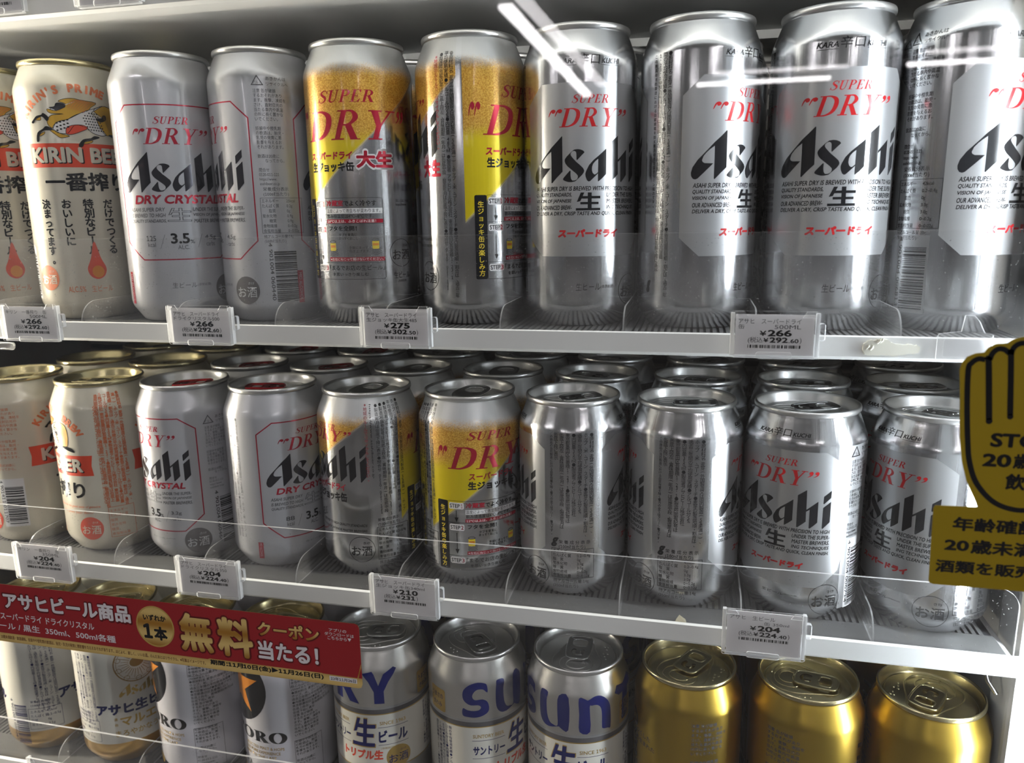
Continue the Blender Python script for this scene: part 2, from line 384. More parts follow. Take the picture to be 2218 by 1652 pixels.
# ------------------------------------------------------------------ cans
R0 = 33.1
DEG = R0 * PI / 180                                 # mm of circumference per degree
def can_profile(H):
    s = H - 122.2
    return [(24.6, 0.4), (25.6, 0.2), (26.6, 1.0), (28.2, 3.4), (30.2, 6.4), (31.8, 8.8), (32.7, 11.0), (33.1, 13.5),
            (33.1, 60), (33.1, 103.0 + s), (32.95, 104.6 + s), (32.5, 106.4 + s), (31.7, 108.6 + s), (30.5, 111.6 + s), (29.3, 114.6 + s), (28.4, 116.9 + s), (27.7, 118.4 + s), (27.5, 119.2 + s)]
def radius_at(prof, z):
    p = prof[7:]
    if z <= p[0][1]: return p[0][0]
    for (r0, z0), (r1, z1) in zip(p, p[1:]):
        if z <= z1: return r0 + (r1 - r0) * (z - z0) / (z1 - z0)
    return p[-1][0]
class Label:
    """printing: flat art in (mm round the can, mm up) wrapped on to the can wall"""
    def __init__(s, H):
        s.H = H; s.prof = can_profile(H); s.v = []; s.f = []; s.m = []; s.mats = []
    def put(s, v, f, m, layer=1):
        bm = bmesh.new(); dep = getattr(f, 'dep', None) or [0.0] * len(v); bv = [bm.verts.new((a, b, d)) for (a, b), d in zip(v, dep)]
        for q in f:
            if len(set(q)) == len(q):
                try: bm.faces.new([bv[i] for i in q])
                except ValueError: pass
        if not bm.faces: bm.free(); return
        xs = [a for a, b in v]; zs = [b for a, b in v]
        x0, x1, z0, z1 = min(xs), max(xs), min(zs), max(zs)
        def cut(co, no):
            bmesh.ops.bisect_plane(bm, geom=bm.verts[:] + bm.edges[:] + bm.faces[:], plane_co=co, plane_no=no, dist=1e-5)
        x = math.ceil(x0 / 2.4 + .01) * 2.4
        while x < x1 - .05: cut((x, 0, 0), (1, 0, 0)); x += 2.4
        for r, z in s.prof[9:]:
            if z0 < z < z1: cut((0, z, 0), (0, 1, 0))
        if m not in s.mats: s.mats.append(m)
        k = s.mats.index(m); o = len(s.v); eps = 0.05 * layer
        bm.verts.index_update()
        for q in bm.verts:
            r = radius_at(s.prof, q.co.y) + q.co.z + eps * (1.5 if q.co.y > s.prof[9][1] else 1); t = q.co.x / R0
            s.v.append((r * math.sin(t) / 1000, -r * math.cos(t) / 1000, q.co.y / 1000))
        for q in bm.faces:
            ii = [w.index + o for w in q.verts]
            if q.normal.z < 0: ii.reverse()
            s.f.append(ii); s.m.append(k)
        bm.free()
    def fit(s, geo, m, a0, a1, z0, z1, shear=0.0, layer=2, rot=0):
        """art scaled into the box a0..a1 (deg), z0..z1 (mm)"""
        v, f = geo
        v = [(a + shear * b, b) for a, b in v]
        if rot == -90: v = [(b, -a) for a, b in v]
        if rot == 90: v = [(-b, a) for a, b in v]
        xs = [a for a, b in v]; ys = [b for a, b in v]
        x0, x1, y0, y1 = min(xs), max(xs), min(ys), max(ys)
        kx = (a1 - a0) * DEG / max(x1 - x0, 1e-6); ky = (z1 - z0) / max(y1 - y0, 1e-6)
        s.put([(a0 * DEG + (a - x0) * kx, z0 + (b - y0) * ky) for a, b in v], f, m, layer)
    def text(s, t, m, a0, a1, z0, z1, bold=0.0, shear=0.0, layer=2, rot=0): s.fit(flat(t, bold), m, a0, a1, z0, z1, shear, layer, rot)
    def line(s, t, m, a0, zb, size, bold=0.0, shear=0.0, layer=2, wide=1.0):
        """running text: left end a0 (deg), baseline zb, size in mm"""
        v, f = flat(t, bold); s.put([(a0 * DEG + (a + shear * b) * size * wide, zb + b * size) for a, b in v], f, m, layer)
    def column(s, t, m, a, ztop, size, pitch=None, bold=0.0, layer=2):
        """vertical Japanese writing, top to bottom"""
        z = ztop; V = []; F = Faces(); F.dep = []; pitch = pitch or size * 0.98
        for ch in t:
            if ch == ' ': z -= pitch * .5; continue
            v, f = flat(ch, bold)
            if not v: z -= pitch; continue
            if ch.isascii() and ch not in '()-~': w = .84
            else: w = 1.0
            xs = [p[0] for p in v]; cx = (min(xs) + max(xs)) / 2
            o = len(V)
            if ch in 'ー()-~（）':
                cy = (min(p[1] for p in v) + max(p[1] for p in v)) / 2
                V += [(a * DEG + (y - cy) * size, z - size * .45 - (x - cx) * size) for x, y in v]
            else: V += [(a * DEG + (x - cx) * size, z - size * .86 + y * size) for x, y in v]
            F += [tuple(i + o for i in q) for q in f]; F.dep += getattr(f, 'dep', None) or [0.0] * len(v); z -= pitch * w
        s.put(V, F, m, layer)
    def poly(s, pts, m, layer=1, deg=True):
        p = [((a * DEG) if deg else a, b) for a, b in pts]; s.put(p, tess([p]), m, layer)
    def ring(s, pts, w, m, layer=2, deg=True):
        """outline of even width"""
        p = [((a * DEG) if deg else a, b) for a, b in pts]; n = len(p); v = []; 
        for i in range(n):
            a, b, c = Vector(p[i - 1]), Vector(p[i]), Vector(p[(i + 1) % n])
            d1 = (b - a).normalized(); d2 = (c - b).normalized(); nn = Vector((-(d1.y + d2.y), d1.x + d2.x)).normalized()
            k = w / max(0.4, nn.dot(Vector((-d1.y, d1.x)))) / 2
            v += [tuple(b + nn * k), tuple(b - nn * k)]
        s.put(v, [(2 * i, 2 * i + 1, 2 * ((i + 1) % n) + 1, 2 * ((i + 1) % n)) for i in range(n)], m, layer)
    def disc(s, a, z, r, m, layer=1, rz=None): s.put(*(lambda p: (p, tess([p])))(circle(a * DEG, z, r, 40, rz)), m, layer)
    def bar(s, a0, a1, z0, z1, m, layer=2): s.poly([(a0, z0), (a1, z0), (a1, z1), (a0, z1)], m, layer)
    def sake(s, a, z, r, disc=None, ring=None, ink=None):
        """round 'osake' alcohol mark"""
        if disc: s.disc(a, z, r, disc, 2)
        if ring: s.ring(circle(a * DEG, z, r, 44), 0.28, ring, 3, deg=False)
        k = r / DEG
        s.text('お', ink, a - .80 * k, a - .06 * k, z - .48 * r, z + .22 * r, 0.01, 0, 3)
        s.text('酒', ink, a + .02 * k, a + .78 * k, z - .50 * r, z + .26 * r, 0.01, 0, 3)
        s.text('さけ', ink, a + .14 * k, a + .62 * k, z + .42 * r, z + .60 * r, 0.01, 0, 3)
    def barcode(s, a0, a1, z0, z1, digits, ground=None, ink=INK):
        rnd = random.Random(digits)
        if ground: s.bar(a0 - 6, a1 + 2, z0 - 2, z1 + 6, ground, 1)
        z = z0
        while z < z1:
            h = rnd.choice((.33, .33, .66, .66, .99)); s.bar(a0, a1, z, min(z + h, z1), ink, 2); z += h + rnd.choice((.33, .33, .66, .99))
        s.text(digits, ink, a0 - 5.2, a0 - 1.2, z0 + 1, z1 + 5, 0, 0, 2, -90)
    def build(s):
        me = bpy.data.meshes.new('printed_label'); me.from_pydata(s.v, [], s.f)
        for m in s.mats: me.materials.append(m)
        me.polygons.foreach_set('material_index', s.m); me.polygons.foreach_set('use_smooth', [True] * len(me.polygons)); me.update()
        return me

# lettering traced once, mm, baseline 0
ASAHI = {
 'A': [(-15.3, 24.8), (-15.1, 5.9), (-18.3, 3.0), (-21.5, -.2), (-21.9, .1), (-21.9, 5.6), (-21.9, 11.3), (-22, 17), (-24.3, 15.4), (-26.1, 13.8), (-27.7, 11.9), (-28.5, 9.8), (-28.2, 8.9), (-27.1, 8.2), (-22.5, 8), (-26.8, 3.8), (-30.6, .2), (-31.8, -.2), (-33, .2), (-33.9, 1.6), (-34.1, 3.4), (-33.3, 6.2), (-30.8, 9.9), (-26.8, 14), (-22.1, 18.9), (-18.7, 21.9), (-15.6, 24.9)],
 's': [(-2.8, 16), (-3.4, 16.9), (-5, 17.6), (-6.6, 17.8), (-8.5, 17.6), (-10.3, 16.3), (-12.6, 14.1), (-13.7, 12.7), (-13.9, 11.6), (-13.4, 10.2), (-12.2, 8.7), (-7.6, 4.9), (-6.5, 3.7), (-6.4, 2.7), (-6.9, 1.6), (-8.2, 1), (-9.5, 1), (-10.2, 1.9), (-10.5, 3.6), (-10.5, 6.3), (-10.9, 6.4), (-14.1, 3), (-14.8, 2.1), (-14.7, 1.4), (-13.6, .8), (-11.7, .2), (-10.1, .1), (-7.9, .5), (-6.4, 1.8), (-4.1, 3.9), (-3.1, 5.3), (-2.9, 6.3), (-3.5, 7.6), (-5.3, 9.3), (-7.3, 11), (-9.8, 13.7), (-10.5, 14.8), (-10.4, 15.8), (-9.5, 16.7), (-8.3, 16.9), (-7.5, 16.3), (-7.3, 15.5), (-7.2, 12.2), (-6.9, 11.9), (-6.3, 12.5)],
 'a': [(9.8, 18), (9.8, 4.3), (7.4, 2), (5.2, .3), (4.9, .4), (4.9, 4.7), (3.7, 3.5), (.4, .5), (-.4, .3), (-1.3, .9), (-2.1, 2.8), (-2.3, 4.5), (-1.8, 6.1), (-.3, 9.1), (2.3, 11.9), (5.5, 14.4)],
 'ahole': [(5, 12.5), (3.4, 11.3), (2.1, 9.9), (1.5, 8.3), (1.4, 6.3), (1.9, 4.9), (2.8, 4.1), (3.5, 4.2), (4.9, 5.3)],
 'h': [(17.5, 25.1), (17.8, 12.2), (24.6, 17.9), (24.7, 4.1), (22.6, 2), (20.4, 0), (19.8, .3), (19.7, 12.4), (17.7, 10.9), (17.8, 4.3), (13, 0), (12.4, .3), (12.3, 10.9), (12.3, 21.2)],
 'i': [(32.5, 24.9), (32.4, 20.2), (28.1, 16.2), (27.7, 16.6), (27.8, 21.1)],
 'j': [(32.5, 17.7), (32.5, 4.3), (28.2, 0), (27.7, .4), (27.7, 7.3), (27.7, 13.8)]}
def asahi(L, a, z, h, m, w=None):
    k = h / 25.0; kx = w or k
    for n in ('A', 's', 'h', 'i', 'j'):
        p = [(a * DEG + x * kx, z + y * k) for x, y in ASAHI[n]]; L.put(p, tess([p]), m, 2)
    o = [(a * DEG + x * kx, z + y * k) for x, y in ASAHI['a']]; q = [(a * DEG + x * kx, z + y * k) for x, y in ASAHI['ahole']]
    L.put(o + q, tess([o, q]), m, 2)
def nama(d=0.0):
    NAMA = [rct(.16 + d, 1 - d, .66 + d, .80 - d), rct(.18 + d, .93 - d, .34 + d, .47 - d), rct(0 + d, 1 - d, 0 + d, .13 - d), rct(.48 + d, .64 - d, 0 + d, 1 - d), polyf([(.20 + d, 1 - d), (.34 - d, 1 - d), (.18 - d, .52 + d), (.04 + d * 1.3, .48 + d)])]
    v = []; f = Faces(); f.dep = []
    for pv, pf in NAMA: o = len(v); f.dep += [.003 * (o // 4)] * len(pv); v += pv; f += [tuple(i + o for i in q) for q in pf]
    return v, f
def super_dry(L, a, ss, zs, dd, zd, m, quotes=True):
    """SUPER over "DRY" in slanted serif capitals"""
    L.fit(serif('SUPER'), m, a + ss[0], a + ss[1], zs[0], zs[1], .26)
    L.fit(serif('<DRY>' if quotes else 'DRY', .03), m, a + dd[0], a + dd[1], zd[0], zd[1], .26)
BREW = ['ASAHI SUPER DRY IS BREWED WITH PRECISION TO HIGH', 'QUALITY STANDARDS,', 'VISION OF JAPANESE', 'OUR ADVANCED BREW-', 'DELIVER A DRY, CRISP TASTE AND QUICK, CLEAN FINISH.']
BREW2 = ['UNDER THE SUPER-', 'MASTER BREWERS.', 'ING TECHNIQUES']
KAN = ['あきかんは', 'リサイクルへ']
WARN = ['注意 缶が破損', 'するおそれがあり', 'ます。衝撃、凍結を', 'さけ、直射日光の', '当たる車内や高温', 'の所に長く置かな', 'いでください。', '', '妊娠中や授乳期', 'の飲酒は、胎児・', '乳児の発育に悪', '影響を与えるお', 'それがあります。', '', '飲酒は20歳に', '  なってから。', '', '問合せ', '0120-011-121', 'https://www.', 'asahibeer.co.jp']
def nutrition(L, a0, a1, ztop, zbox, zend, kcal, alc, ml, ink, vals=None, table=True):
    """recycling mark, cautions and nutrition table, one narrow panel of horizontal lines"""
    wdeg = a1 - a0
    n = len(WARN); h = (ztop - 7 - zbox - (7.5 if table else 0)) / n
    c = [(a0 + .12 * wdeg, ztop), (a0 + .25 * wdeg, ztop - 5.2), (a0 - .01 * wdeg, ztop - 5.2)]
    L.ring([(a, z) for a, z in reversed(c)], .55, ink); L.text('アルミ', ink, a0 + .02 * wdeg, a0 + .22 * wdeg, ztop - 4.6, ztop - 2.9)
    L.line(KAN[0], ink, a0 + .31 * wdeg, ztop - 2.4, 2.5); L.line(KAN[1], ink, a0 + .31 * wdeg, ztop - 5.4, 2.3)
    for i, t in enumerate(WARN):
        if t.strip(): L.line(t, ink, a0 + (.12 * wdeg if t[0] == ' ' else 0), ztop - 7 - h * (i + .9), min(2.5, h * .98), 0, 0, 2, .86 if len(t) < 12 else .80)
    if not table: return
    L.line('栄養成分表示', ink, a0 + .06 * wdeg, zbox + 4.4, 2.6); L.line('(100㎖当たり)', ink, a0 + .06 * wdeg, zbox + 1.4, 2.5)
    rows = [('エネルギー', kcal)] + (vals or [('たんぱく質', '0.2~0.4g'), ('脂質', '0g'), ('炭水化物', '3.0g'), ('糖質', '3.0g'), ('食物繊維', '0~0.2g'), ('食塩相当量', '0~0.02g')])
    hh = (zbox - zend - 6) / len(rows)
    L.ring([(a0 - 1, zbox), (a0 - 1, zend + 6), (a1 + 1, zend + 6), (a1 + 1, zbox)], .22, ink)
    for i, (p, q) in enumerate(rows):
        z = zbox - hh * (i + .86); sz = min(2.5, hh * .95)
        L.line(p, ink, a0 + (.0 if len(p) > 3 else .16 * wdeg), z, sz, 0, 0, 2, .84); L.line(q, ink, a0 + .60 * wdeg, z, sz, 0, 0, 2, .9)
    L.line('純アルコール量:' + alc, ink, a0, zend + 3.0, 2.4, 0, 0, 2, .86); L.line('(%s㎖当たり)' % ml, ink, a0, zend + .2, 2.4, 0, 0, 2, .9)
def inset(L, half, top, ztop, zhi, zlo, bot, zbot): return [(-top, ztop), (-half, zhi), (-half, zlo), (-bot, zbot), (bot, zbot), (half, zlo), (half, zhi), (top, ztop)]
INGR = ['●原材料名 麦芽(外国製造又は国内製造(5%未満))、ホップ、米、コーン、スターチ●麦芽の製造地順・割合は、過去三年', '間の平均使用実績●アルコール分5%●内容量500㎖●製造者アサヒビール株式会社 東京都墨田区吾妻橋',
        '1-23-1●製造所固有記号は缶底上段左、賞味期限(年月)は缶底中段、製造年月は缶底下段に表示', 'この商品の当社製造における自家発電を除く電力の全てはグリーン電力です。']
INGS = ['●原材料名 麦芽(外国製造又は国内製造(5%未満))、', 'ホップ、米、コーン、スターチ●麦芽の製造地順・割合は、', '過去三年間の平均使用実績●アルコール分5%', '●内容量350㎖●製造者アサヒビール株式会社', '東京都墨田区吾妻橋1-23-1●製造所固有記号は', '缶底上段左、賞味期限(年月)は缶底中段、製造年月は', '缶底下段に表示']
def interp(x, xs, ys):
    for (a, b), (c, d) in zip(zip(xs, ys), list(zip(xs, ys))[1:]):
        if x <= c or c == xs[-1]: return b + (d - b) * (x - a) / (c - a)
ZX = (0, 22, 41, 54, 64, 78, 82, 107, 111.6, 121.4, 126, 135, 146, 170)
ZY = (0, 16.5, 22.9, 36, 42.5, 55.5, 58, 80, 82, 90.6, 94.6, 101.3, 110, 128)

def label_dry(H):                                   # bare silver can, satin octagon, black and red lettering
    L = Label(H); big = H > 150; g = 1.0 if big else .875
    Z = (lambda z: z) if big else (lambda z: interp(z, ZX, ZY))
    hw = 68.5 if big else 61
    for a in (0, 180):
        L.poly([(a + x, z) for x, z in inset(L, hw, hw - 19, Z(135), Z(125), Z(51), hw - 19, Z(41))], SATIN, 1)
        L.text('KARA', INK, a - 30.7 * g, a - 12.3 * g, Z(144.6), Z(147.4), .02, .25); L.text('KUCHI', INK, a + 11.5 * g, a + 30.7 * g, Z(144.6), Z(147.4), .02, .25)
        L.text('辛口', INK, a - 10.8 * g, a + 10 * g, Z(144), Z(149.6), 0, .1)
        L.bar(a - 31.5 * g, a - 12.5 * g, Z(143.7), Z(143.7) + .18, INK); L.bar(a + 11 * g, a + 30.2 * g, Z(143.7), Z(143.7) + .18, INK)
        super_dry(L, a, (-17.5 * g, 19 * g), (Z(124), Z(128.6)), (-41 * g, 41.5 * g), (Z(111.6), Z(121.6)), RED)
        asahi(L, a, Z(82), Z(107) - Z(82), INK, 1.0 if big else .87)
        for i, t in enumerate(BREW):
            z = Z(77.6 - 3.45 * i); hh = 2.25 * (1 if big else .92)
            if i in (0, 4): L.text(t, INK, a - 57 * g, a + 57 * g, z - .2, z + hh, .02, .2)
            else:
                L.text(t, INK, a - 57 * g, a - 17 * g, z - .2, z + hh, .02, .2); L.text(BREW2[i - 1], INK, a + 17.5 * g, a + 57 * g, z - .2, z + hh, .02, .2)
        L.fit(nama(), INK, a - 13 * g, a + 11 * g, Z(66.6), Z(76.4), .0)
        L.text('スーパードライ', RED, a - 31 * g, a + 31 * g, Z(51.6), Z(56.3), .07, .12)
        L.text('生ビール', INK, a - 13 * g, a + 12 * g, Z(21.6), Z(25.9), 0, .1); L.text('(非熱処理)', INK, a + 12.6 * g, a + 27 * g, Z(22.3), Z(24.6), 0, .1)
        L.sake(a + 49.5, Z(21), 8.9, None, INK, INK)
    if big:
        for i, t in enumerate(INGR): L.column(t, INK, -90 + 8.5 - 5.6 * i, 148.5 - .3 * i, 2.7 if i < 3 else 2.0, 2.28 if i < 2 else (2.5 if i == 2 else 2.3))
        L.text('g', INK, -106, -100, 20, 27, .05, .3)
        nutrition(L, 70, 110, 152, 79.5, 48.5, '42kcal', '20g', '500', INK); L.barcode(80, 103, 12, 45, '4 901004 006813', SATIN)
    else:
        for i, t in enumerate(INGS): L.column(t, INK, -90 + 20 - 6.1 * i, 105, 2.75, 2.36)
        L.column(INGR[3], INK, -90 - 21.5, 105, 1.9, 1.82); L.text('g', INK, -112, -104, 34, 40, .05, .3)
        L.line('栄 養 成 分 表 示', INK, -104, 36.5, 2.6); L.line('(100㎖当たり)', INK, -104, 33.6, 2.6)
        rows = [('エネルギー', '42kcal'), ('たんぱく質', '0.2~0.4g'), ('脂　質', '0g'), ('炭水化物', '3.0g'), ('糖　質', '3.0g'), ('食物繊維', '0~0.2g'), ('食塩相当量', '0~0.02g')]
        L.ring([(-111.5, 33), (-111.5, 14.5), (-67, 14.5), (-67, 33)], .22, INK)
        for i, (p, q) in enumerate(rows): L.line(p, INK, -110.5, 33 - 2.6 * (i + .9), 2.4, 0, 0, 2, .95); L.line(q, INK, -85, 33 - 2.6 * (i + .9), 2.4)
        L.line('純アルコール量:14g', INK, -110, 11.4, 2.5); L.line('(350㎖当たり)', INK, -110, 8.4, 2.5)
        L.bar(64, 116, 9, 104, SATIN, 1)
        nutrition(L, 69, 113, 103, 51, 46, '42kcal', '14g', '350', INK, None, False); L.barcode(78, 108, 10.5, 44, '4 901004 006714', PAPER)
    return L.build()
def label_crystal(H):                               # pearl white can with thin red octagon
    L = Label(H); big = H > 150; g = 1.0 if big else .875
    Z = (lambda z: z) if big else (lambda z: interp(z, ZX, ZY))
    hw = 66 if big else 58.5
    for a in (0, 180):
        L.ring([(a + x, z) for x, z in inset(L, hw, hw - 18, Z(134.6), Z(124.8), Z(51.4), hw - 22, Z(40.3))], .75, REDM)
        super_dry(L, a, (-17.8 * g, 18.6 * g), (Z(123.2), Z(127.6)), (-41 * g, 41 * g), (Z(111.2), Z(120.9)), REDM)
        asahi(L, a, Z(82.3), Z(106.6) - Z(82.3), SHINEB, 1.0 if big else .87)
        L.text('DRY CRYSTAL', REDM, a - 47.5 * g, a + 47.5 * g, Z(75), Z(80.6), .035, .2)
        for i, (p, q) in enumerate((('ASAHI SUPER DRY', 'UNDER THE SUPER-'), ('IS BREWED TO HIGH', 'VISION OF JAPANESE'), ('QUALITY STANDARDS,', 'MASTER BREWERS.'))):
            z = Z(70.6 - 3.6 * i); L.text(p, INKG, a - 55 * g, a - 14 * g, z - .2, z + 2.2 * g, .02, .2); L.text(q, INKG, a + 14.5 * g, a + 54 * g, z - .2, z + 2.2 * g, .02, .2)
        L.fit(nama(), INKG, a - 12.5 * g, a + 12.3 * g, Z(64), Z(72.4)); L.fit(nama(.035), PEARL, a - (12.5 - .035 * 24.8) * g, a + (12.3 - .035 * 24.8) * g, Z(64) + .035 * (Z(72.4) - Z(64)), Z(72.4) - .035 * (Z(72.4) - Z(64)), 0, 3)
        L.text('125' if big else '88', INKG, a - 38 * g, a - 27 * g, Z(52), Z(55.4), .015); L.text('kcal', INKG, a - 37 * g, a - 28 * g, Z(48.4), Z(51.2))
        L.text('3.5', INK, a - 11.5 * g, a + 8 * g, Z(50.2), Z(56.8), .03); L.text('%', INK, a + 8.6 * g, a + 13 * g, Z(50.2), Z(52.6)); L.text('ALC.', INKG, a - 5 * g, a + 7 * g, Z(46.6), Z(49.2), .01)
        L.text('4.5g' if big else '3.2g', INKG, a + 25 * g, a + 39 * g, Z(52), Z(55.4), .015); L.text('carbs', INKG, a + 26 * g, a + 37 * g, Z(48.4), Z(51.2))
        for q in (-20, 19): L.put(*polyf([((a + (q - 3) * g) * DEG, Z(47.5)), ((a + (q - 2.6) * g) * DEG, Z(47.5)), ((a + (q + 3) * g) * DEG, Z(56)), ((a + (q + 2.6) * g) * DEG, Z(56))]), INKG, 2)
        L.text('生ビール', INKG, a - 15 * g, a + 11 * g, Z(22), Z(25.6), 0, .1); L.text('(非熱処理)', INKG, a + 12 * g, a + 27 * g, Z(22.6), Z(24.6), 0, .1)
        L.sake(a + 48.5 * (1 if big else 1.02), Z(20.5), 8.8, DARKP, None, PEARL)
        L.bar(a - 74.4 * (1 if big else .9), a - 67.8 * (1 if big else .9), Z(11.7), Z(32.3), REDM, 2); L.text('MID ALCOHOL', PEARL, a - 72.8 * (1 if big else .9), a - 69.4 * (1 if big else .9), Z(13.2), Z(30.8), 0, 0, 3, -90)
    v = [('たんぱく質', '0.2g'), ('脂質', '0g'), ('炭水化物', '0.9g'), ('糖質', '0.9g'), ('食物繊維', '0~0.2g'), ('食塩相当量', '0~0.02g')]
    if big: nutrition(L, 73, 116, 149, 77.4, 50, '25kcal', '14g', '500', INKG, v); L.barcode(82, 106, 13, 45, '4 901004 060440')
    else: nutrition(L, 68, 112, 101, 50, 47, '25kcal', '10g', '350', INKG, v, False); L.barcode(78, 108, 10, 43, '4 901004 060464')
    for i, t in enumerate(INGR[:4]): L.column(t[:38 if not big else 60], INKG, -84 - 5.4 * i, 148 if big else 104, 2.5, 2.2)
    return L.build()
def label_mug(H):                                   # foam and beer print with instruction panel
    L = Label(H); big = H > 150; k = 1.0 if big else .73
    if big:
        super_dry(L, 0, (-30, 31), (130.6, 137.6), (-50, 54), (109.6, 126.4), REDM, False)
        L.fit(serif('<'), REDM, -64, -52, 120, 127.6, .2); L.fit(serif('>'), REDM, 55, 66, 119.5, 126.5, .2)
        L.text('スーパードライ', REDM, -47.5, 6, 98.6, 103.2, .05, .1); L.text('生ジョッキ缶', INK, -46.5, 7, 91.6, 97.4, .04)
        L.text('大生', PAPER, 8, 50, 92.2, 104.6, .11); L.text('大生', REDM, 9.4, 48.6, 93.4, 103.4, .05, 0, 3)
        b0, b1, zt, zb = -60, 34.5, 76.3, 27.8
    else:
        super_dry(L, 0, (-25, 28), (96.2, 101.6), (-46, 46), (78, 92.2), REDM, False)
        L.fit(serif('<'), REDM, -57.5, -46, 86, 92.6, .2); L.fit(serif('>'), REDM, 46, 56, 85.5, 91.8, .2)
        L.text('スーパードライ', REDM, -23.5, 31, 71, 75.6, .03, .1); L.text('生ジョッキ缶', INK, -24.5, 31, 64.8, 70.2, .04)
        b0, b1, zt, zb = -60, 34.5, 57.6, 12.2
    hh = zt - zb; z = lambda q: zb + hh * q
    L.put(*polyf(rrect(b0 * DEG, (b0 + 12.6) * DEG, zb, zt, 1.0)), INK, 2); L.column('生ジョッキ缶の楽しみ方', YELP, b0 + 6.3, z(.93), hh * .078, hh * .082, .02, 3)
    L.ring([(a / DEG, q) for a, q in reversed(rrect((b0 + 12) * DEG, b1 * DEG, zb, zt, 1.2))], .2, INK)
    for q in (.685, .205): L.bar(b0 + 12, b1, z(q), z(q) + .2, INK)
    for n, q in ((1, .93), (2, .62), (3, .14)):
        L.put(*polyf(rrect((b0 + 14) * DEG, (b0 + 30.5) * DEG, z(q) - 2.1, z(q) + 2.1, .9)), PAPER, 2)
        L.text('STEP', INK, b0 + 15, b0 + 26, z(q) - 1.3, z(q) + 1.3, .02, 0, 3); L.text(str(n), REDM, b0 + (27.6 if n == 1 else 26.8), b0 + (29 if n == 1 else 29.6), z(q) - 1.3, z(q) + 1.3, .02, 0, 3)
    for q0, q1 in ((.86, .74), (.54, .28)):
        L.bar(b0 + 21.6, b0 + 22.3, z(q1), z(q0), INK); L.poly([(b0 + 19.8, z(q1) + 1), (b0 + 22, z(q1) - 2), (b0 + 24.2, z(q1) + 1)], INK, 2)
    L.text('冷蔵室', REDM, b0 + 32.5, b0 + 53, z(.90), z(.975), .03); L.text('でよく冷やす', INK, b0 + 53.6, b1 - 7, z(.90), z(.97), .02)
    L.bar(b0 + 32, b1 - .6, z(.81), z(.875), PAPER, 1); L.text('温度によって泡立ちが変わります。', INK, b0 + 32.5, b1 - 3, z(.82), z(.87), .008); L.text('飲み頃温度は4℃~8℃です。', INK, b0 + 32.5, b1 - 10, z(.755), z(.805), .008)
    L.bar(b0 + 31.8, b1 - .4, z(.695), z(.742), REDM); L.text('10℃以上は、ふきこぼれ注意！' if big else '12℃以上は、ふきこぼれ注意！', PAPER, b0 + 33, b1 - 8, z(.70), z(.737), .01, 0, 3)
    L.text('フタを全開！', INK, b0 + 34, b0 + 66, z(.60), z(.662), .02); L.text('タブを垂直に', INK, b0 + 46, b0 + 66, z(.535), z(.572)); L.text('まっすぐ起こし', INK, b0 + 46, b0 + 67, z(.49), z(.528))
    L.text('手前にまっすぐ', INK, b0 + 57, b0 + 80, z(.375), z(.412)); L.text('引き上げます。', INK, b0 + 57, b0 + 79, z(.33), z(.368))
    for a, q in ((b0 + 38, .40), (b0 + 85, .42)):     # little picture of a can held in a hand
        L.put(*polyf(rrect((a - 3.6) * DEG, (a + 3.6) * DEG, z(q) - 2.2, z(q) + 2.6, .6)), YELP, 2); L.bar(a - 3, a + 3, z(q) - .2, z(q) + 1.2, AMBER, 3)
        L.ring(circle(a * DEG, z(q) + 3.2, 2.1, 20, .8), .2, INK, 2, deg=False)
        for i in range(4): L.put(*stroke([((a + 6) * DEG, z(q) - 1.2 - 1.1 * i), (a * DEG, z(q) - 2.9 - .9 * i), ((a - 4) * DEG, z(q) - 2.0 - .9 * i)], [.18] * 3, 4), INK, 3)
    L.bar(b0 + 33, b1 - .4, z(.225), z(.275), REDM); L.text('※左右にねじって開けないでください。', PAPER, b0 + 34, b1 - 2, z(.232), z(.268), .008, 0, 3)
    L.text('「まるでお店の生ビール」', INK, b0 + 32, b1 - 1, z(.11), z(.175), .01); L.text('を思いっきり楽しむ', INK, b0 + 36, b0 + 76, z(.04), z(.085), .01)
    L.sake(55 if big else 56, 43 if big else 30, 8.4, None, INK, INK); L.text('生ビール', INK, 44, 66, 27.5 if big else 14, 31.5 if big else 17.4); L.text('(非熱処理)', INK, 49, 61, 24.8 if big else 11.6, 26.6 if big else 13.4)
    L.text('詳しくはこちら', INK, 50, 68, 73.6 if big else 55, 75.4 if big else 56.8); L.text('https://www.', INK, 50, 66, 71 if big else 52.6, 73 if big else 54.4)
    a = -157                                        # second front: brand word over the slanting edge of the beer
    if big:
        super_dry(L, a, (-17, 18), (133, 138), (-40, 41), (122, 131.5), REDM); asahi(L, a, 98, 26, INK)
        L.text('スーパードライ', REDM, a - 26, a + 26, 88.5, 93, .03, .1); L.text('生ジョッキ缶', INK, a - 26, a + 28, 80.5, 86.4, .04); L.text('大生', REDM, a + 36, a + 62, 87, 97, .06)
        L.text('ASAHI SUPER DRY IS BREWED TO HIGH QUALITY STANDARDS', INK, a - 53, a + 53, 50, 52.2, .004, .2); L.text('UNDER THE SUPERVISION OF JAPANESE MASTER BREWERS.', INK, a - 53, a + 53, 46, 48.2, .004, .2)
        L.sake(a + 39.5, 29.3, 8.6, None, INK, INK)
        L.column('●' + INGR[0][1:], INK, -80, 155.5, 2.75, 2.42); L.column('平均使用実績●アルコール分5%●内容量 485㎖ ●製造者 アサヒビール株式会社 東京都墨田区吾妻橋1-23-1', INK, -85.4, 155.5, 2.75, 2.42)
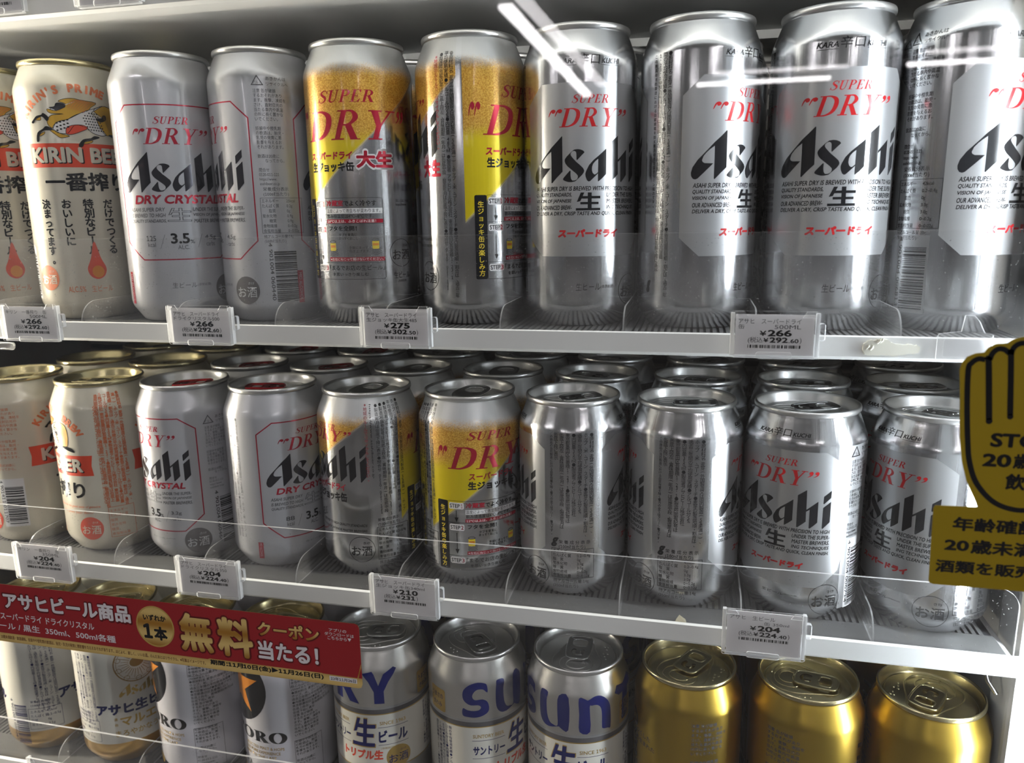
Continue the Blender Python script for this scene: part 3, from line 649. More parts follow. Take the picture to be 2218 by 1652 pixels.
        L.column('●製造所固有記号は缶底上段左、賞味期限(年月)は缶底中段、製造年月は缶底下段に表示●問合せ 0120-011-121', INK, -91, 155, 2.7, 2.38); L.column('※地域のルールで、リサイクルしてください。', REDM, -97, 154, 2.7, 2.45)
    else:
        super_dry(L, a, (-15, 16), (98, 102.4), (-35, 35.5), (91.4, 98.6), REDM); asahi(L, a, 65.5, 24, INK, .90)
        L.text('スーパードライ', REDM, a - 25, a + 25, 59.4, 64, .03, .1); L.text('生ジョッキ缶', INK, a - 25, a + 26, 51.8, 58, .04)
        L.text('ASAHI SUPER DRY IS BREWED TO HIGH QUALITY STANDARDS', INK, a - 47, a + 47.5, 35.4, 37.4, .004, .2); L.text('UNDER THE SUPERVISION OF JAPANESE MASTER BREWERS.', INK, a - 47, a + 47.5, 31.6, 33.6, .004, .2)
        L.sake(a + 39.7, 20.3, 8.6, None, INK, INK)
        cols = ['●' + INGR[0][1:30], 'ホップ、米、コーン、スターチ●麦芽の製造地順・割合は、過去', '平均使用実績●アルコール分5%●内容量 340㎖', '●製造者アサヒビール株式会社 東京都墨田区吾妻橋1-23-1', '●製造所固有記号は缶底上段左、賞味期限(年月)は缶底中段', '●製造年月は缶底下段に表示●問合せ 0120-011-121']
        for i, t in enumerate(cols): L.column(t, INK, -66 - 5.4 * i, 117 - .35 * i, 2.6, 2.55)
        L.text('https://www.asahibeer.co.jp', INK, -101.5, -98.5, 68, 115, 0, 0, 2, -90); L.column('※地域のルールでリサイクルしてください。', REDM, -105.5, 116, 2.6, 2.5)
        L.line('栄養成分表示', INK, -98, 39, 2.4); L.line('(100㎖当たり)', INK, -98, 36, 2.4)
        L.ring([(-99, 35), (-99, 13), (-62, 13), (-62, 35)], .22, INK)
        for i, (p, q) in enumerate((('エネルギー', '42kcal'), ('たんぱく質', '0.2~0.4g'), ('脂　質', '0g'), ('炭水化物', '3.0g'), ('糖　質', '3.0g'), ('食物繊維', '0~0.2g'), ('食塩相当量', '0~0.02g'))): L.line(p, INK, -98, 32.4 - 3.05 * i, 2.2); L.line(q, INK, -78, 32.4 - 3.05 * i, 2.2)
        L.line('純アルコール量', INK, -98, 10, 2.2); L.line('(340㎖当たり)', INK, -98, 7.4, 2.2)
    return L.build()
BEAST = {
 'gold': [[(-17.3,135.5),(-15.4,135.3),(-11.9,134.6),(-7,136.8),(-6.6,139.1),(-10.1,140.3),(-7.5,141.6),(-4.3,142.3),(-.9,142.3),(2.5,141.6),(11.7,140.5),(8.1,137.4),(6.1,135.3),(-1.4,132.2),(-6.2,129.3),(-10.2,128.1),(-13.2,126.9),(-15.1,123.9),(-17.5,125.4),(-18.2,127.7),(-17.3,129.9),(-14.8,131.8),(-8.3,132.6),(-11.8,132.7),(-15.4,133),(-17.1,134)],
  [(9.5,135.6),(15.5,138.7),(20.5,138.2),(24.1,135.2),(25,128),(23.5,121.3),(18.8,120.5),(15.3,121),(12.5,125.1),(11.1,130),(14.4,130.2),(16.2,130.6)],[(-25.6,129.4),(-22.3,130.8),(-22.2,128.9),(-24.3,128.8)],[(-24.4,119.9),(-20.8,121.7),(-21,120.4),(-23.7,119.1)],[(1.9,115.5),(6.8,116.7),(5.9,115.3),(2.1,114.4)],[(-17.5,123),(-13.2,122),(-11.2,120.5),(-6.1,119.1),(-10.8,117.9),(-13.5,119.4)]],
 'white': [[(-15.1,124.3),(-13.2,126.9),(-10.2,128.4),(-6.2,129.3),(-1.4,131.8),(2.3,133.9),(5.7,135.4),(10,136.8),(15.5,139),(11.1,136.1),(8.1,133.9),(10.5,131.4),(12.2,126.2),(15.4,121.8),(16.1,120.7),(12.7,120),(7.4,121.6),(4.4,124.3),(-2.1,126.1),(-6.6,121),(-11.1,120.7),(-13.9,122)],[(-15,135.9),(-13.1,136.5),(-12.1,135.6),(-12.6,134.6),(-14.7,135)]],
 'red': [[(-6.8,124.6),(-2.1,126.1),(2.4,126),(4.9,124.3),(.9,122.2),(-4.2,120.2),(-7.3,120.2),(-7.9,121.7)]],
 'black': [[(-15.8,136.5),(-12.7,137),(-11.7,138.9),(-9.5,139.3),(-6.9,138.7),(-6.7,136.8),(-8.9,136),(-11.9,134.5),(-13,135.4)],[(-18.3,128.3),(-17,130.3),(-19.9,133),(-21.3,132),(-24.8,131.2),(-26.9,129.4),(-28.7,127.6),(-27.3,127.2),(-25.6,129.4),(-21,131.1)],[(-15.3,123),(-16.9,124.3),(-19.5,124.9),(-21.4,123.4),(-25.4,121.1),(-26.7,116.2),(-25.3,116.1),(-24.1,120.3),(-20.7,122.6),(-17.2,122.6)],[(11.3,118.8),(8.3,119.5),(5.8,118),(1.4,117.1),(-1.5,113.5),(-.6,112.4),(.9,113.2),(2.3,116.1),(7.2,117.3)],[(17.9,120.6),(20.9,121.1),(27.3,119.7),(29,117),(22.5,118.8)],[(10.8,130.7),(14.5,131.2),(15.1,132.6),(16.9,133),(17,130.5),(13.8,128.8),(10.7,129.8)]]}
def label_kirin(H):                                 # cream can, galloping beast, red ribbon
    L = Label(H); big = H > 150
    zr = lambda z: z if big else 57.9 + (z - 99.8) * (72.1 - 57.9) / (114.5 - 99.8)
    g = 1.0 if big else .95
    for a in (0, 180):
        for col, m, ly in (('gold', MANE, 2), ('white', PAPER, 3), ('red', VERM, 4), ('black', INK, 4)):
            for p in BEAST[col]:
                q = [(a * DEG + x * g, zr(z)) for x, z in catmull(p, 3, True)]; L.put(q, tess([q]), m, ly); L.ring(q, .3, INK, ly + 1, deg=False)
        rnd = random.Random(3)
        for i in range(16):                         # strands of the mane and tail
            t = i / 15; L.put(*stroke([(a * DEG + (-6 + 9 * t) * g, zr(136.5 - 2.6 * t)), (a * DEG + (-3 + 11.5 * t) * g, zr(140.6 - 1.8 * t)), (a * DEG + (1 + 10.5 * t) * g, zr(141.7 - 1.4 * t))], [.14, .22, .1], 3), VERM if i % 2 else BRWN, 5)
            L.put(*stroke([(a * DEG + (13 + 10 * t) * g, zr(136.6 - 1.5 * t)), (a * DEG + (16.5 + 6.5 * t) * g, zr(129 - 2 * t)), (a * DEG + (18.6 + 4.4 * t) * g, zr(122.4 - .4 * t))], [.1, .2, .1], 3), BRWN, 5)
        for i in range(7):                          # scales on the flank
            for j in range(7):
                x = 2 + j * 1.55 + i * .55; z = 134 - i * 1.75 - .1 * j
                if 130.2 - (x - 13) * 1.8 > z - 6 and z < 128.5 + (x + 2) * .62: L.put(*polyf(circle(a * DEG + x * g, zr(z), .5, 8, .42)), INK, 4)
        for i in range(4):
            for j in range(3): L.put(*polyf(circle(a * DEG + (-12.6 + i * 2.1) * g, zr(122.6 + j * 2.2 + i * .7), .75, 8, .5)), INK, 4)
        L.put(*stroke([((a * DEG) - 7 * g, zr(138)), ((a * DEG) - 1 * g, zr(140.3))], [.4, .2], 3), PAPER, 4)
        L.poly([(a - 68, zr(114.6)), (a + 68, zr(114.6)), (a + 66, zr(107)), (a + 67.5, zr(99.6)), (a - 67.5, zr(99.6)), (a - 66, zr(107))], VERM, 1)
        t = 'KIRIN BEER'
        L.text(t, INK, a - 54.3, a + 57.2, zr(101.9), zr(111.4), .045, 0, 2); L.text(t, CREAM, a - 55.3, a + 56, zr(102.5), zr(112.2), .04, 0, 3)
        word = "KIRIN'S PRIME BREW"; n = len(word)
        for i, ch in enumerate(word):               # arched over the animal
            if ch == ' ': continue
            u = (i - (n - 1) / 2) / ((n - 1) / 2); ang = -u * rad(56)
            cx, cz = 38 * math.sin(-ang) * (1 if big else .95), zr(118) + (33.5 if big else 31.5) * math.cos(ang) - 0.5
            v, f = flat(ch, .055); xs = [p[0] for p in v]; mx = (min(xs) + max(xs)) / 2; sz = 6.8
            L.put([(a * DEG + cx + (x - mx) * sz * math.cos(ang) - y * sz * math.sin(ang), cz - 4.6 + (x - mx) * sz * math.sin(ang) + y * sz * math.cos(ang)) for x, y in v], f, ORANGE, 2)
        if big:
            L.text('一番搾り', INK, a - 43, a + 43, 84.5, 96.5, .03)
            for t, q in (('決まってます。', -46), ('おいしいに', -23), ('特別なビール', -1), ('だけでつくる', 20), ('麦のうまみ', 42)): L.column(t, INK, a + q, 79.5, 6.4, 6.0, .03)
            L.put(*polyf([(a * DEG + x, z) for x, z in catmull([(-3, 41), (0, 52), (3, 41), (5.6, 34), (4, 29), (0, 27), (-4, 29), (-5.6, 34)], 4, True)]), VERM, 3); L.put(*polyf(circle(a * DEG + .5, 32, 3.6, 20, 4)), AMBER, 4)
            L.text('ALC.5%', ORANGE, a - 33, a - 14, 18.8, 22.6, .01); L.text('生ビール', ORANGE, a - 8, a + 14, 18.6, 23)
            L.sake(a - 57, 28.4, 8.4, ORANGE, None, CREAM)
        else:
            L.text('一番搾り', INK, a - 42, a + 55, 41, 53.5, .03)
            L.text('Brewed for the good taste of genuine', ORANGE, a + 5, a + 70, 34, 36.2, .01, .3); L.text('first press beer flavor', ORANGE, a + 14, a + 62, 29.6, 31.8, .01, .3)
            L.text('生ビール', ORANGE, a - 20, a + 6, 13, 16.4); L.sake(a + 56, 19.4, 8.4, VERM, None, CREAM)
    z0 = 150 if big else 115
    for i in range(6): L.column((INGR[0] + INGR[1] + INGR[2])[i * 23:i * 23 + (46 if big else 33)], ORANGE, 104 - 5 * i, z0 - (1 if i % 2 else 0), 2.6, 2.42, .03)
    L.text('www.kirin.co.jp 0120-111-560', ORANGE, 74, 78, z0 - 78, z0 - 8, 0, 0, 2, -90)
    for i, t in enumerate(WARN[:16]):
        if t.strip(): L.line(t, ORANGE, -108, (100 if not big else 140) - 2.9 * i, 2.3)
    L.ring([(78, 34), (78, 12), (106, 12), (106, 34)], .3, ORANGE)
    for i, t in enumerate(('エネルギー', 'たんぱく質', '脂質', '炭水化物', '糖質', '食塩相当量')): L.line(t, ORANGE, 79, 30.4 - 3.4 * i, 2.3)
    L.barcode(-101, -80, 16, 44, '4 901411 011707', PAPER)
    return L.build()
def label_maruefu(H):                               # ivory can with blue lettering
    L = Label(H)
    for a in (0, 180):
        L.ring(circle(a * DEG, 82, 15.5, 48, 15), .8, BRWN, 2, deg=False); L.ring(circle(a * DEG, 82, 13.9, 48, 13.4), .3, BRWN, 2, deg=False)
        for i in range(28):
            t = 2 * PI * i / 28; r1, r2 = 5.5, 12.4 - (i % 2) * 1.6
            L.put(*stroke([(a * DEG + r1 * math.cos(t), 82 + r1 * math.sin(t)), (a * DEG + r2 * math.cos(t), 82 + r2 * math.sin(t))], [.5, .25], 2), BRWN, 2)
        L.put(*polyf(circle(a * DEG, 82, 5, 20, 4)), BRWN, 2)
        for i in range(10):
            t = 2 * PI * (i + .5) / 10; L.ring(circle(a * DEG + 13.2 * math.cos(t), 82 + 13.2 * math.sin(t), 1.9, 12, 1.7), .35, BRWN, 3, deg=False)
        asahi(L, a, 57, 9.5, GOLDP, .42)
        L.text('アサヒ生ビール', BLUE, a - 54, a + 54, 43.5, 52.5, .05, .05)
        L.text('マルエフ', GOLDP, a - 27, a + 30, 33.6, 41, .035); L.text('通', GOLDP, a - 34, a - 30, 38.6, 41, .02); L.text('称', GOLDP, a - 34, a - 30, 34, 36.4, .02)
        L.text('まろやかなうまみ', GOLDP, a - 34, a + 36, 25.4, 30.4, .02)
    for c0, n in ((-94, 5),):
        for i in range(n): L.column((INGR[0] + INGR[1])[i * 17:i * 17 + 24], BLUE, -56 - 5.6 * i, 92, 2.5, 2.3)
    L.line('栄養成分表示', BLUE, -88, 44, 2.4); L.line('(100㎖当たり)', BLUE, -88, 41, 2.4); L.ring([(-92, 39), (-92, 22), (-53, 22), (-53, 39)], .25, BLUE)
    for i, (p, q) in enumerate((('エネルギー', '41kcal'), ('たんぱく質', '0.1~0.5g'), ('脂質', '0g'), ('炭水化物', '3.1g'))): L.line(p, BLUE, -90, 35.6 - 3.6 * i, 2.5); L.line(q, BLUE, -70, 35.6 - 3.6 * i, 2.5)
    L.barcode(-112, -94, 10, 42, '4 901004 050267', None, BLUE); L.text('お酒', GOLDP, 62, 84, 24, 32)
    return L.build()
def label_sapporo(H):                               # white can, black disc, golden star
    L = Label(H)
    for a in (0,):
        L.disc(a, 82, 27.5, INK, 1, 27)
        st = []
        for i in range(10):
            t = rad(92 + 36 * i); r = 22.5 if i % 2 == 0 else 8.8; st.append((a * DEG + r * math.cos(t), 82 + r * math.sin(t)))
        L.put(st, tess([st]), AMBER, 2)
        L.fit(serif('S', 0), INK, a - 67, a - 50, 42.2, 51.2); L.text('A', INK, a - 49, a - 32, 42.4, 51, .04); [L.fit(serif('PPORO', .03), INK, a - 31 + d, a + 67 + d, 42.4, 51, 0, 2 + d * .2) for d in (-1.2, -.6, 0, .6, 1.2)]
        for i, t in enumerate(('SELECTED MALT & HOPS', 'THE PURE EXPERIENCE', 'BEER TO THE LAST')): L.text(t, GOLDP, a + 8 - i * 2, a + 64 - i * 5, 37 - 3.6 * i, 39.2 - 3.6 * i, .012)
        L.text('生ビール', INK, a - 18, a + 18, 20, 25, .03); L.put(*polyf(rrect((a - 24) * DEG, (a + 24) * DEG, 8, 16, 4)), GOLDP, 2)
    big = (WARN + ['炭水化物 3.0g', '食物繊維 0~0.2g', '食塩相当量 0~0.02g', '純アルコール量:14g', '(350㎖当たり)'] + INGS) * 2
    for c in (76, 250):
        y = 96
        L.ring([(c, 97), (c, 84), (c + 30, 84), (c + 30, 97)], .25, INKG)
        for i, t in enumerate(big[20:56]):
            if t.strip(): L.line(t[:15], INKG, c + .8, y - 2.5 * i - 2, 2.2, .012)
        L.ring([(c, 43), (c, 10), (c + 34, 10), (c + 34, 43)], .25, INKG)
    return L.build()
SUN = {
 'S': [(16.4,16.3),(13.6,18.8),(9.9,18.8),(7.4,16.4),(6.7,13.6),(8.5,11.5),(12.9,11.9),(16,10.1),(17.2,6.4),(16.8,2.9),(13.9,.6),(9.4,-.8),(4.4,-.7),(.2,.3),(.4,5.3),(3.3,4.3),(7,3.8),(10.8,4.4),(12.1,6.4),(10.3,7.9),(5.3,7.9),(1.5,10.4),(.3,14.4),(1.4,18.7),(5,21.8),(10.1,23.3),(14.4,22.7),(16.2,21.2)],
 'U': [(23.5,23.2),(28.1,22.5),(27.3,16.7),(27.7,7.9),(29.5,3.2),(32.4,1.9),(35.2,2.6),(35,12.8),(35.8,22.7),(42.2,22.3),(42.1,.5),(37.1,1),(35.8,1.7),(29.5,-.4),(24.8,.6),(22.2,5.2),(21.8,14),(22.4,21.2)],
 'N': [(48.6,22.6),(52.9,22),(54.2,21.4),(58.4,23.2),(62.3,23.2),(65.7,21.1),(68.3,17.2),(69.4,12),(69.6,.3),(67.4,.1),(63.8,.8),(63.3,3.8),(63.1,12.1),(62,16.1),(59.7,17.9),(56.6,17.8),(55.2,16.6),(55.6,-.1),(49,.1),(48.8,11.8)],
 'T': [(73,21.5),(76,25),(82,24),(92,26.5),(95,24),(93,21),(87,20),(86.6,-.2),(80.2,0),(80.4,19.6),(76.5,19)],
 'R': [(120,.0),(126.5,0),(126.4,8),(128,8),(133,0),(140,-.6),(134.2,9.5),(138,13),(138,18.5),(133,22.8),(120,22.6)],
 'Y': [(143,21.5),(149.5,23),(151,21),(153.5,13),(157,21),(164,24.6),(166,23.4),(160,15),(156.8,8.6),(157,-.2),(150.4,0),(150.4,8.6),(147,16)]}
def label_suntory(H):                               # brushed can, giant blue capitals, white band
    L = Label(H); zb = 84
    for k, p in SUN.items():
        q = [(x, zb + y) for x, y in (catmull(p, 3, True) if k in 'SUN' else p)]; L.put(q, tess([q]), SUNB, 2)
    q = [(125.5, zb + 12), (131, zb + 12.6), (132.5, zb + 16), (130, zb + 18.8), (125.6, zb + 18.8)]; L.put(q, tess([q]), STEELM, 3)
    L.put(*stroke_ring(105, zb + 11, 11.5, 12.2, 6, 5.2), SUNB, 2)
    L.put([(0, 81.4), (2 * PI * R0, 81.4), (2 * PI * R0, 79.6), (0, 79.6)], [(0, 1, 2, 3)], SATIN, 1); L.put([(0, 79.6), (2 * PI * R0, 79.6), (2 * PI * R0, 76.4), (0, 76.4)], [(0, 1, 2, 3)], DARKP, 1)
    L.put([(0, 36), (2 * PI * R0, 36), (2 * PI * R0, 75.6), (0, 75.6)], [(0, 1, 2, 3)], CREAMW, 1)
    for z in (75.6, 35.2): L.put([(0, z), (2 * PI * R0, z), (2 * PI * R0, z + .7), (0, z + .7)], [(0, 1, 2, 3)], GOLDP, 2)
    for c in (65, 245):
        L.fit(nama(), GOLDP, c - 15.6, c + 16.4, 51.4, 73.6, .1); L.fit(nama(), SUNB, c - 14.4, c + 15.2, 52.2, 72.8, .1, 3)
        L.text('サントリー', BLUE, c - 54, c - 17, 55.6, 62, .04, .06); L.text('ビール', BLUE, c + 18, c + 52, 55, 64, .04, .06)
        for z in (53, 66):
            for d in ((-55, -17), (17.5, 53)): L.bar(c + d[0], c + d[1], z, z + .3, BLUE)
        L.text('SUNTORY BEER', GOLDP, c - 54, c - 18, 68, 70.6, .015); L.text('SINCE 1963', GOLDP, c + 20, c + 50, 68, 70.6, .015)
        L.text('トリプル生', VERM, c - 28, c + 22, 42.4, 49.6, .05, .1); L.text('(非熱処理)', GOLDP, c + 20, c + 36, 49.6, 51.4)
        L.sake(c + 40, 43, 8.4, GOLDP, None, BLUE)
    for c in (-58, 122):
        for i in range(5): L.column((INGR[1] + INGR[2] + INGR[0])[i * 11:i * 11 + 14], BLUE, c + 42 - 5 * i, 74, 2.4, 2.5, .01)
        L.put(*polyf(rrect((c + 12) * DEG, (c + 36) * DEG, 82, 98, 1.5)), GOLDP, 2)
        L.text('うまさの', BLUE, c + 14, c + 33, 91, 94.6, .01, 0, 3); L.text('きわみ', BLUE, c + 16, c + 31, 85, 88.6, .01, 0, 3)
    return L.build()
def label_gold(H):                                  # plain gold can, small dark print
    L = Label(H)
    for c in (0, 180):
        for i, t in enumerate((WARN[:14] + INGS)[:22]):
            if t.strip(): L.line(t[:12], INKG, c - 16, 98 - 3.1 * i, 2.5, .01)
        for i, t in enumerate(('吟味しつくした', '原料から生まれた', 'ビール')): L.line(t, INKG, c + 76, 78 - 5.4 * i, 3.6, .01)
        L.text('YEBISU', INK, c - 96, c - 84, 40, 92, .03, .15, 2, 90); L.text('U', INK, c - 62, c - 46, 46, 62, .02)
    return L.build()

# ------------------------------------------------------------------ lid, tab, body meshes
def lid_mesh(name, H, m, wide=False):
    mb = MB()
    prof = [(27.45, H - 3.6), (28.3, H - 3.4), (28.75, H - 2.5), (28.8, H - 1.2), (28.5, H - .3), (27.9, H), (27.3, H - .4), (26.9, H - 1.6), (26.1, H - 5.4), (25.6, H - 7.2), (25.1, H - 7.7), (24.5, H - 7.3), (24.2, H - 6.2), (23.6, H - 5.9), (0.01, H - 5.9)]
    v, f = lathe(prof, 72); mb.add(v, f, m)
    zt = (H - 5.85) / 1000
    def bead(pts, r=.00045):
        vv, ff = tube([(a / 1000, b / 1000, zt) for a, b in pts], r, 6); mb.add(vv, ff, m)
    if wide:
        bead(circle(0, 0, 22.6, 48) + [(22.6, 0)]); bead(circle(0, 0, 21.4, 48) + [(21.4, 0)], .0003)
    else:
        tear = catmull([(-21, 0), (-17, 12.5), (-6, 15.5), (8, 10.5), (17, 7), (19, 0), (17, -7), (8, -10.5), (-6, -15.5), (-17, -12.5)], 5, True); bead(tear + tear[:1])
        op = catmull([(-19, 0), (-16, 8.6), (-9, 10.5), (-3.5, 6.5), (-3.5, -6.5), (-9, -10.5), (-16, -8.6)], 5, True); bead(op + op[:1], .0003)
        op = circle(-11, 0, 5.2, 24, 6.2); bead(op + op[:1], .0004)
        for a, b in ((-2, -18), (1, -17), (4, -18.6), (4, -16), (9, -17.6), (12, -16), (12, -18)):
            vv, ff = lathe([(.01, .45), (.4, .35), (.65, 0)], 8); mb.add([(x + a / 1000, y + b / 1000, z + zt) for x, y, z in vv], ff, m)
    vv, ff = lathe([(.01, 1.9), (1.6, 1.8), (2.3, 1.5), (2.5, 0)], 16); mb.add([(x, y, z + zt - .0002) for x, y, z in vv], ff, m)
    o = mb.build(name, None, True); me = o.data; bpy.data.objects.remove(o); return me
def tab_mesh(name, m, wide=False):
    """flat stamped tab with finger hole, curled edge"""
    mb = MB()
    if wide: outer = catmull([(-12, 0), (-11, 6), (-4, 9.5), (6, 9.8), (14, 7.5), (17.5, 0), (14, -7.5), (6, -9.8), (-4, -9.5), (-11, -6)], 4, True); hole = catmull([(2, 0), (3.5, 5.6), (8, 6.6), (12, 5), (13.6, 0), (12, -5), (8, -6.6), (3.5, -5.6)], 4, True)
    else: outer = catmull([(-7.5, 0), (-6.3, 6), (0, 7.6), (10, 7.8), (16, 6.6), (17.6, 0), (16, -6.6), (10, -7.8), (0, -7.6), (-6.3, -6)], 4, True); hole = catmull([(6.4, 0), (7, 4.4), (10, 5.2), (13.2, 4.4), (14.2, 0), (13.2, -4.4), (10, -5.2), (7, -4.4)], 4, True)
    hole2 = catmull([(-4.4, 0), (-3, 3.6), (0, 4.3), (2.6, 3.4), (1.8, 1.4), (-1.5, 1.6), (-2.4, 0), (-1.5, -1.6), (1.8, -1.4), (2.6, -3.4), (0, -4.3), (-3, -3.6)], 3, True)
    loops = [outer, hole] + ([] if wide else [hole2]); tri = tess(loops); pts = [p for l in loops for p in l]; n = len(pts)
    mb.add([(a / 1000, b / 1000, .0009) for a, b in pts] + [(a / 1000, b / 1000, .0002) for a, b in pts], [t for t in tri] + [tuple(i + n for i in reversed(t)) for t in tri], m)
    for l, r in ((outer, .00075), (hole, .0006)):
        vv, ff = tube([(a / 1000, b / 1000, .0006) for a, b in l + l[:1]], r, 8); mb.add(vv, ff, m)
    o = mb.build(name, None, False); me = o.data; bpy.data.objects.remove(o)
    me.polygons.foreach_set('use_smooth', [True] * len(me.polygons)); return me
def body_mesh(name, H, m):
    v, f = lathe([(.01, 8.5), (14, 6.0), (21, 2.4), (23.4, .6)] + can_profile(H), 112)
    o = mesh_obj(name, v, f, m, None, None, True); me = o.data; bpy.data.objects.remove(o); return me
_cache = {}
def once(key, fn, *a):
    if key not in _cache: _cache[key] = fn(*a)
    return _cache[key]
KIND = {  # height, body material, lid metal, tab metal, wide mouth, label
 'dry_tall': (167.0, ALU, LIDM, TABS, False, label_dry), 'dry': (122.2, ALU, LIDM, TABS, False, label_dry),
 'crystal_tall': (167.0, PEARL, LIDM, TABR, False, label_crystal), 'crystal': (122.2, PEARL, LIDM, TABR, False, label_crystal),
 'mug_tall': (167.0, JOK500, LIDM, TABS, True, label_mug), 'mug': (122.2, JOK350, LIDM, TABS, True, label_mug),
 'cream_tall': (167.0, CREAM, LIDG, LIDG, False, label_kirin), 'cream': (122.2, CREAM, LIDG, LIDG, False, label_kirin),
 'ivory': (122.2, IVFOOT, LIDG, LIDG, False, label_maruefu), 'star': (122.2, WHITE, LIDG, LIDG, False, label_sapporo),
 'brushed': (122.2, STEELM, LIDM, TABS, False, label_suntory), 'gold': (122.2, GOLDB, LIDG, LIDG, False, label_gold)}
def place_can(kind, x, y, z, rot, tab, label, group):
    H, bm_, lm, tm, wide, lab = KIND[kind]
    r = empty('beer_can', (x, y, z), rad(rot)); tag(r, label, 'can', group)
    link(bpy.data.objects.new('can_body', once(('b', kind), body_mesh, 'can_body', H, bm_)), r)
    ld = link(bpy.data.objects.new('lid', once(('l', H, lm.name, wide), lid_mesh, 'lid', H, lm, wide)), r)
    tb = link(bpy.data.objects.new('pull_tab', once(('t', tm.name, wide), tab_mesh, 'pull_tab', tm, wide)), r)
    tb.location = (0, 0, (H - 4.55) / 1000); tb.rotation_euler = (0, rad(-2), rad(tab - rot)); ld.rotation_euler = (0, 0, rad(tab - rot))
    link(bpy.data.objects.new('printed_label', once(('p', kind), lab, H)), r)
    return r
# ------------------------------------------------------------------ cooler shell (setting)
ZA, ZB, ZC = 0.0, -0.1637, -0.3302
YS = -0.0287                                        # front plane of the shelves
XL, XR = -0.62, 0.262                               # inner side walls
def box_obj(name, b, m, **k):
    q = MB(); q.box(*b, m); return q.build(name, **k)
mb = MB(); mb.box(XL - .03, XR + .03, .345, .37, -.62, .55, DARK)
for i in range(64):                                 # horizontal air louvres of the rear wall
    z = -.60 + i * .018; mb.add([(XL, .345, z), (XR, .345, z), (XR, .333, z + .011), (XL, .333, z + .011), (XL, .345, z + .012), (XR, .345, z + .012)], [(0, 1, 2, 3), (3, 2, 5, 4)], LOUV)
struct(mb.build('wall_back'), 'grey louvred rear wall inside the drinks cooler', 'wall')
struct(box_obj('wall_left', (XL - .03, XL, -.02, .345, -.62, .55), mat('darkened_liner', (.3, .3, .3), 0, .5)), 'left inner wall of the drinks cooler, liner darkened to cut bounce', 'wall')  # liner darker than the right wall's, colour lowered to bounce less light
mb = MB(); mb.box(XR, XR + .03, .02, .345, -.62, .55, LINER)
struct(mb.build('wall_right'), 'white right inner wall of the drinks cooler', 'wall')
mb = MB(); mb.prism(rrect(.2575, .33, -.012, .019, .006), -.62, .55, SHELFW, None, 'y')
v = [(a, z, y) for a, y, z in mb.v]; mb.v = v
struct(mb.build('trim_1'), 'white upright post at the right side of the cooler opening', 'post')
struct(box_obj('trim_2', (XL - .03, XL + .055, -.040, -.021, -.62, .55), SHELFW), 'white upright post left of the cooler opening, widened to shade the rear', 'post')  # widened into an unseen fin that keeps the left strip off the rear
struct(box_obj('ceiling_1', (XL - .03, XR + .03, -.05, .37, .55, .57), LINER), 'white top of the cooler cabinet', 'cabinet top')
struct(box_obj('floor_1', (XL - .03, XR + .03, -.05, .37, -.64, -.62), LINER), 'white base of the cooler cabinet', 'cabinet base')
# the shop behind the camera, seen only in reflections
SHOPF = mat('shop_floor', (0.26, 0.25, 0.24), 0, .35); SHOPC = mat('shop_ceiling', (0.30, 0.30, 0.30), 0, .8)
struct(box_obj('floor', (-4.5, 4.5, -9.5, -.6, -1.27, -1.25), SHOPF), 'grey shop floor in front of the cooler', 'floor')
struct(box_obj('ceiling', (-4.5, 4.5, -9.5, -.6, 1.235, 1.255), SHOPC), 'pale shop ceiling with tube lights', 'ceiling')
LEDM = mat('tube_light', (1, 1, 1), 0, .5, 0, ((1.0, 0.96, 0.97), 18.0))
def ceiling_tube(c, along, L, lab):
    r = empty('ceiling_light', c); tag(r, lab, 'ceiling light', 'tube lights on the shop ceiling')
    a, b = (L / 2, .04) if along == 'x' else (.04, L / 2)
    box_obj('housing', (-a, a, -b, b, .012, .035), SHELFW, parent=r); box_obj('tube', (-a * .99, a * .99, -b * .8, b * .8, -.012, .0119), LEDM, parent=r)
struct(box_obj('wall_front', (-4.5, 4.5, -9.6, -9.5, -1.25, 1.235), mat('shop_wall', (0.25, 0.24, 0.23), 0, .7)), 'far shop wall opposite the cooler', 'wall')
o = [(-.98, -5.9, 'y', 4.2, 'long white tube light running away from the cooler'), (.62, -7.3, 'x', 1.14, 'white tube light mirrored in the glass over the tall silver cans'),
     (2.0, -6.84, 'x', .62, 'short white tube light across the aisle, mirrored above the rightmost tall can'), (1.6, -3.0, 'y', 2.4, 'white tube light right of the aisle, near the cooler'), (-2.6, -2.6, 'x', 1.2, 'white tube light left of the aisle, near the cooler'), (-.9, -1.15, 'x', 1.2, 'added tube light over the walkway, left one close to the cooler'), (.7, -1.15, 'x', 1.2, 'added tube light over the walkway, right one close to the cooler')]  # the two walkway tubes are added to light the stickers from above
for x, y, ax, L, lab in o: ceiling_tube((x, y, 1.2), ax, L, lab)
# vertical LED strips on the door posts light the cans from both sides
def light_bar(x, y, rz, col, power, lab):
    r = empty('light_bar', (x, y, 0), rz); tag(r, lab, 'LED light bar')
    LM = mat('led_strip', (1, 1, 1), 0, .5, 0, (col, power))
    box_obj('diffuser', (-.006, .006, -.0035, .0035, -.28, .50), LM, parent=r); box_obj('housing', (-.009, .009, .0036, .010, -.29, .51), SHELFW, parent=r)
light_bar(.286, -.046, rad(-55), (0.86, 0.94, 1.0), 75, 'vertical white LED strip beside the right door post')
light_bar(XL + .034, -.052, rad(55), (1.0, 0.92, 0.76), 230, 'vertical warm LED strip beside the left door post')

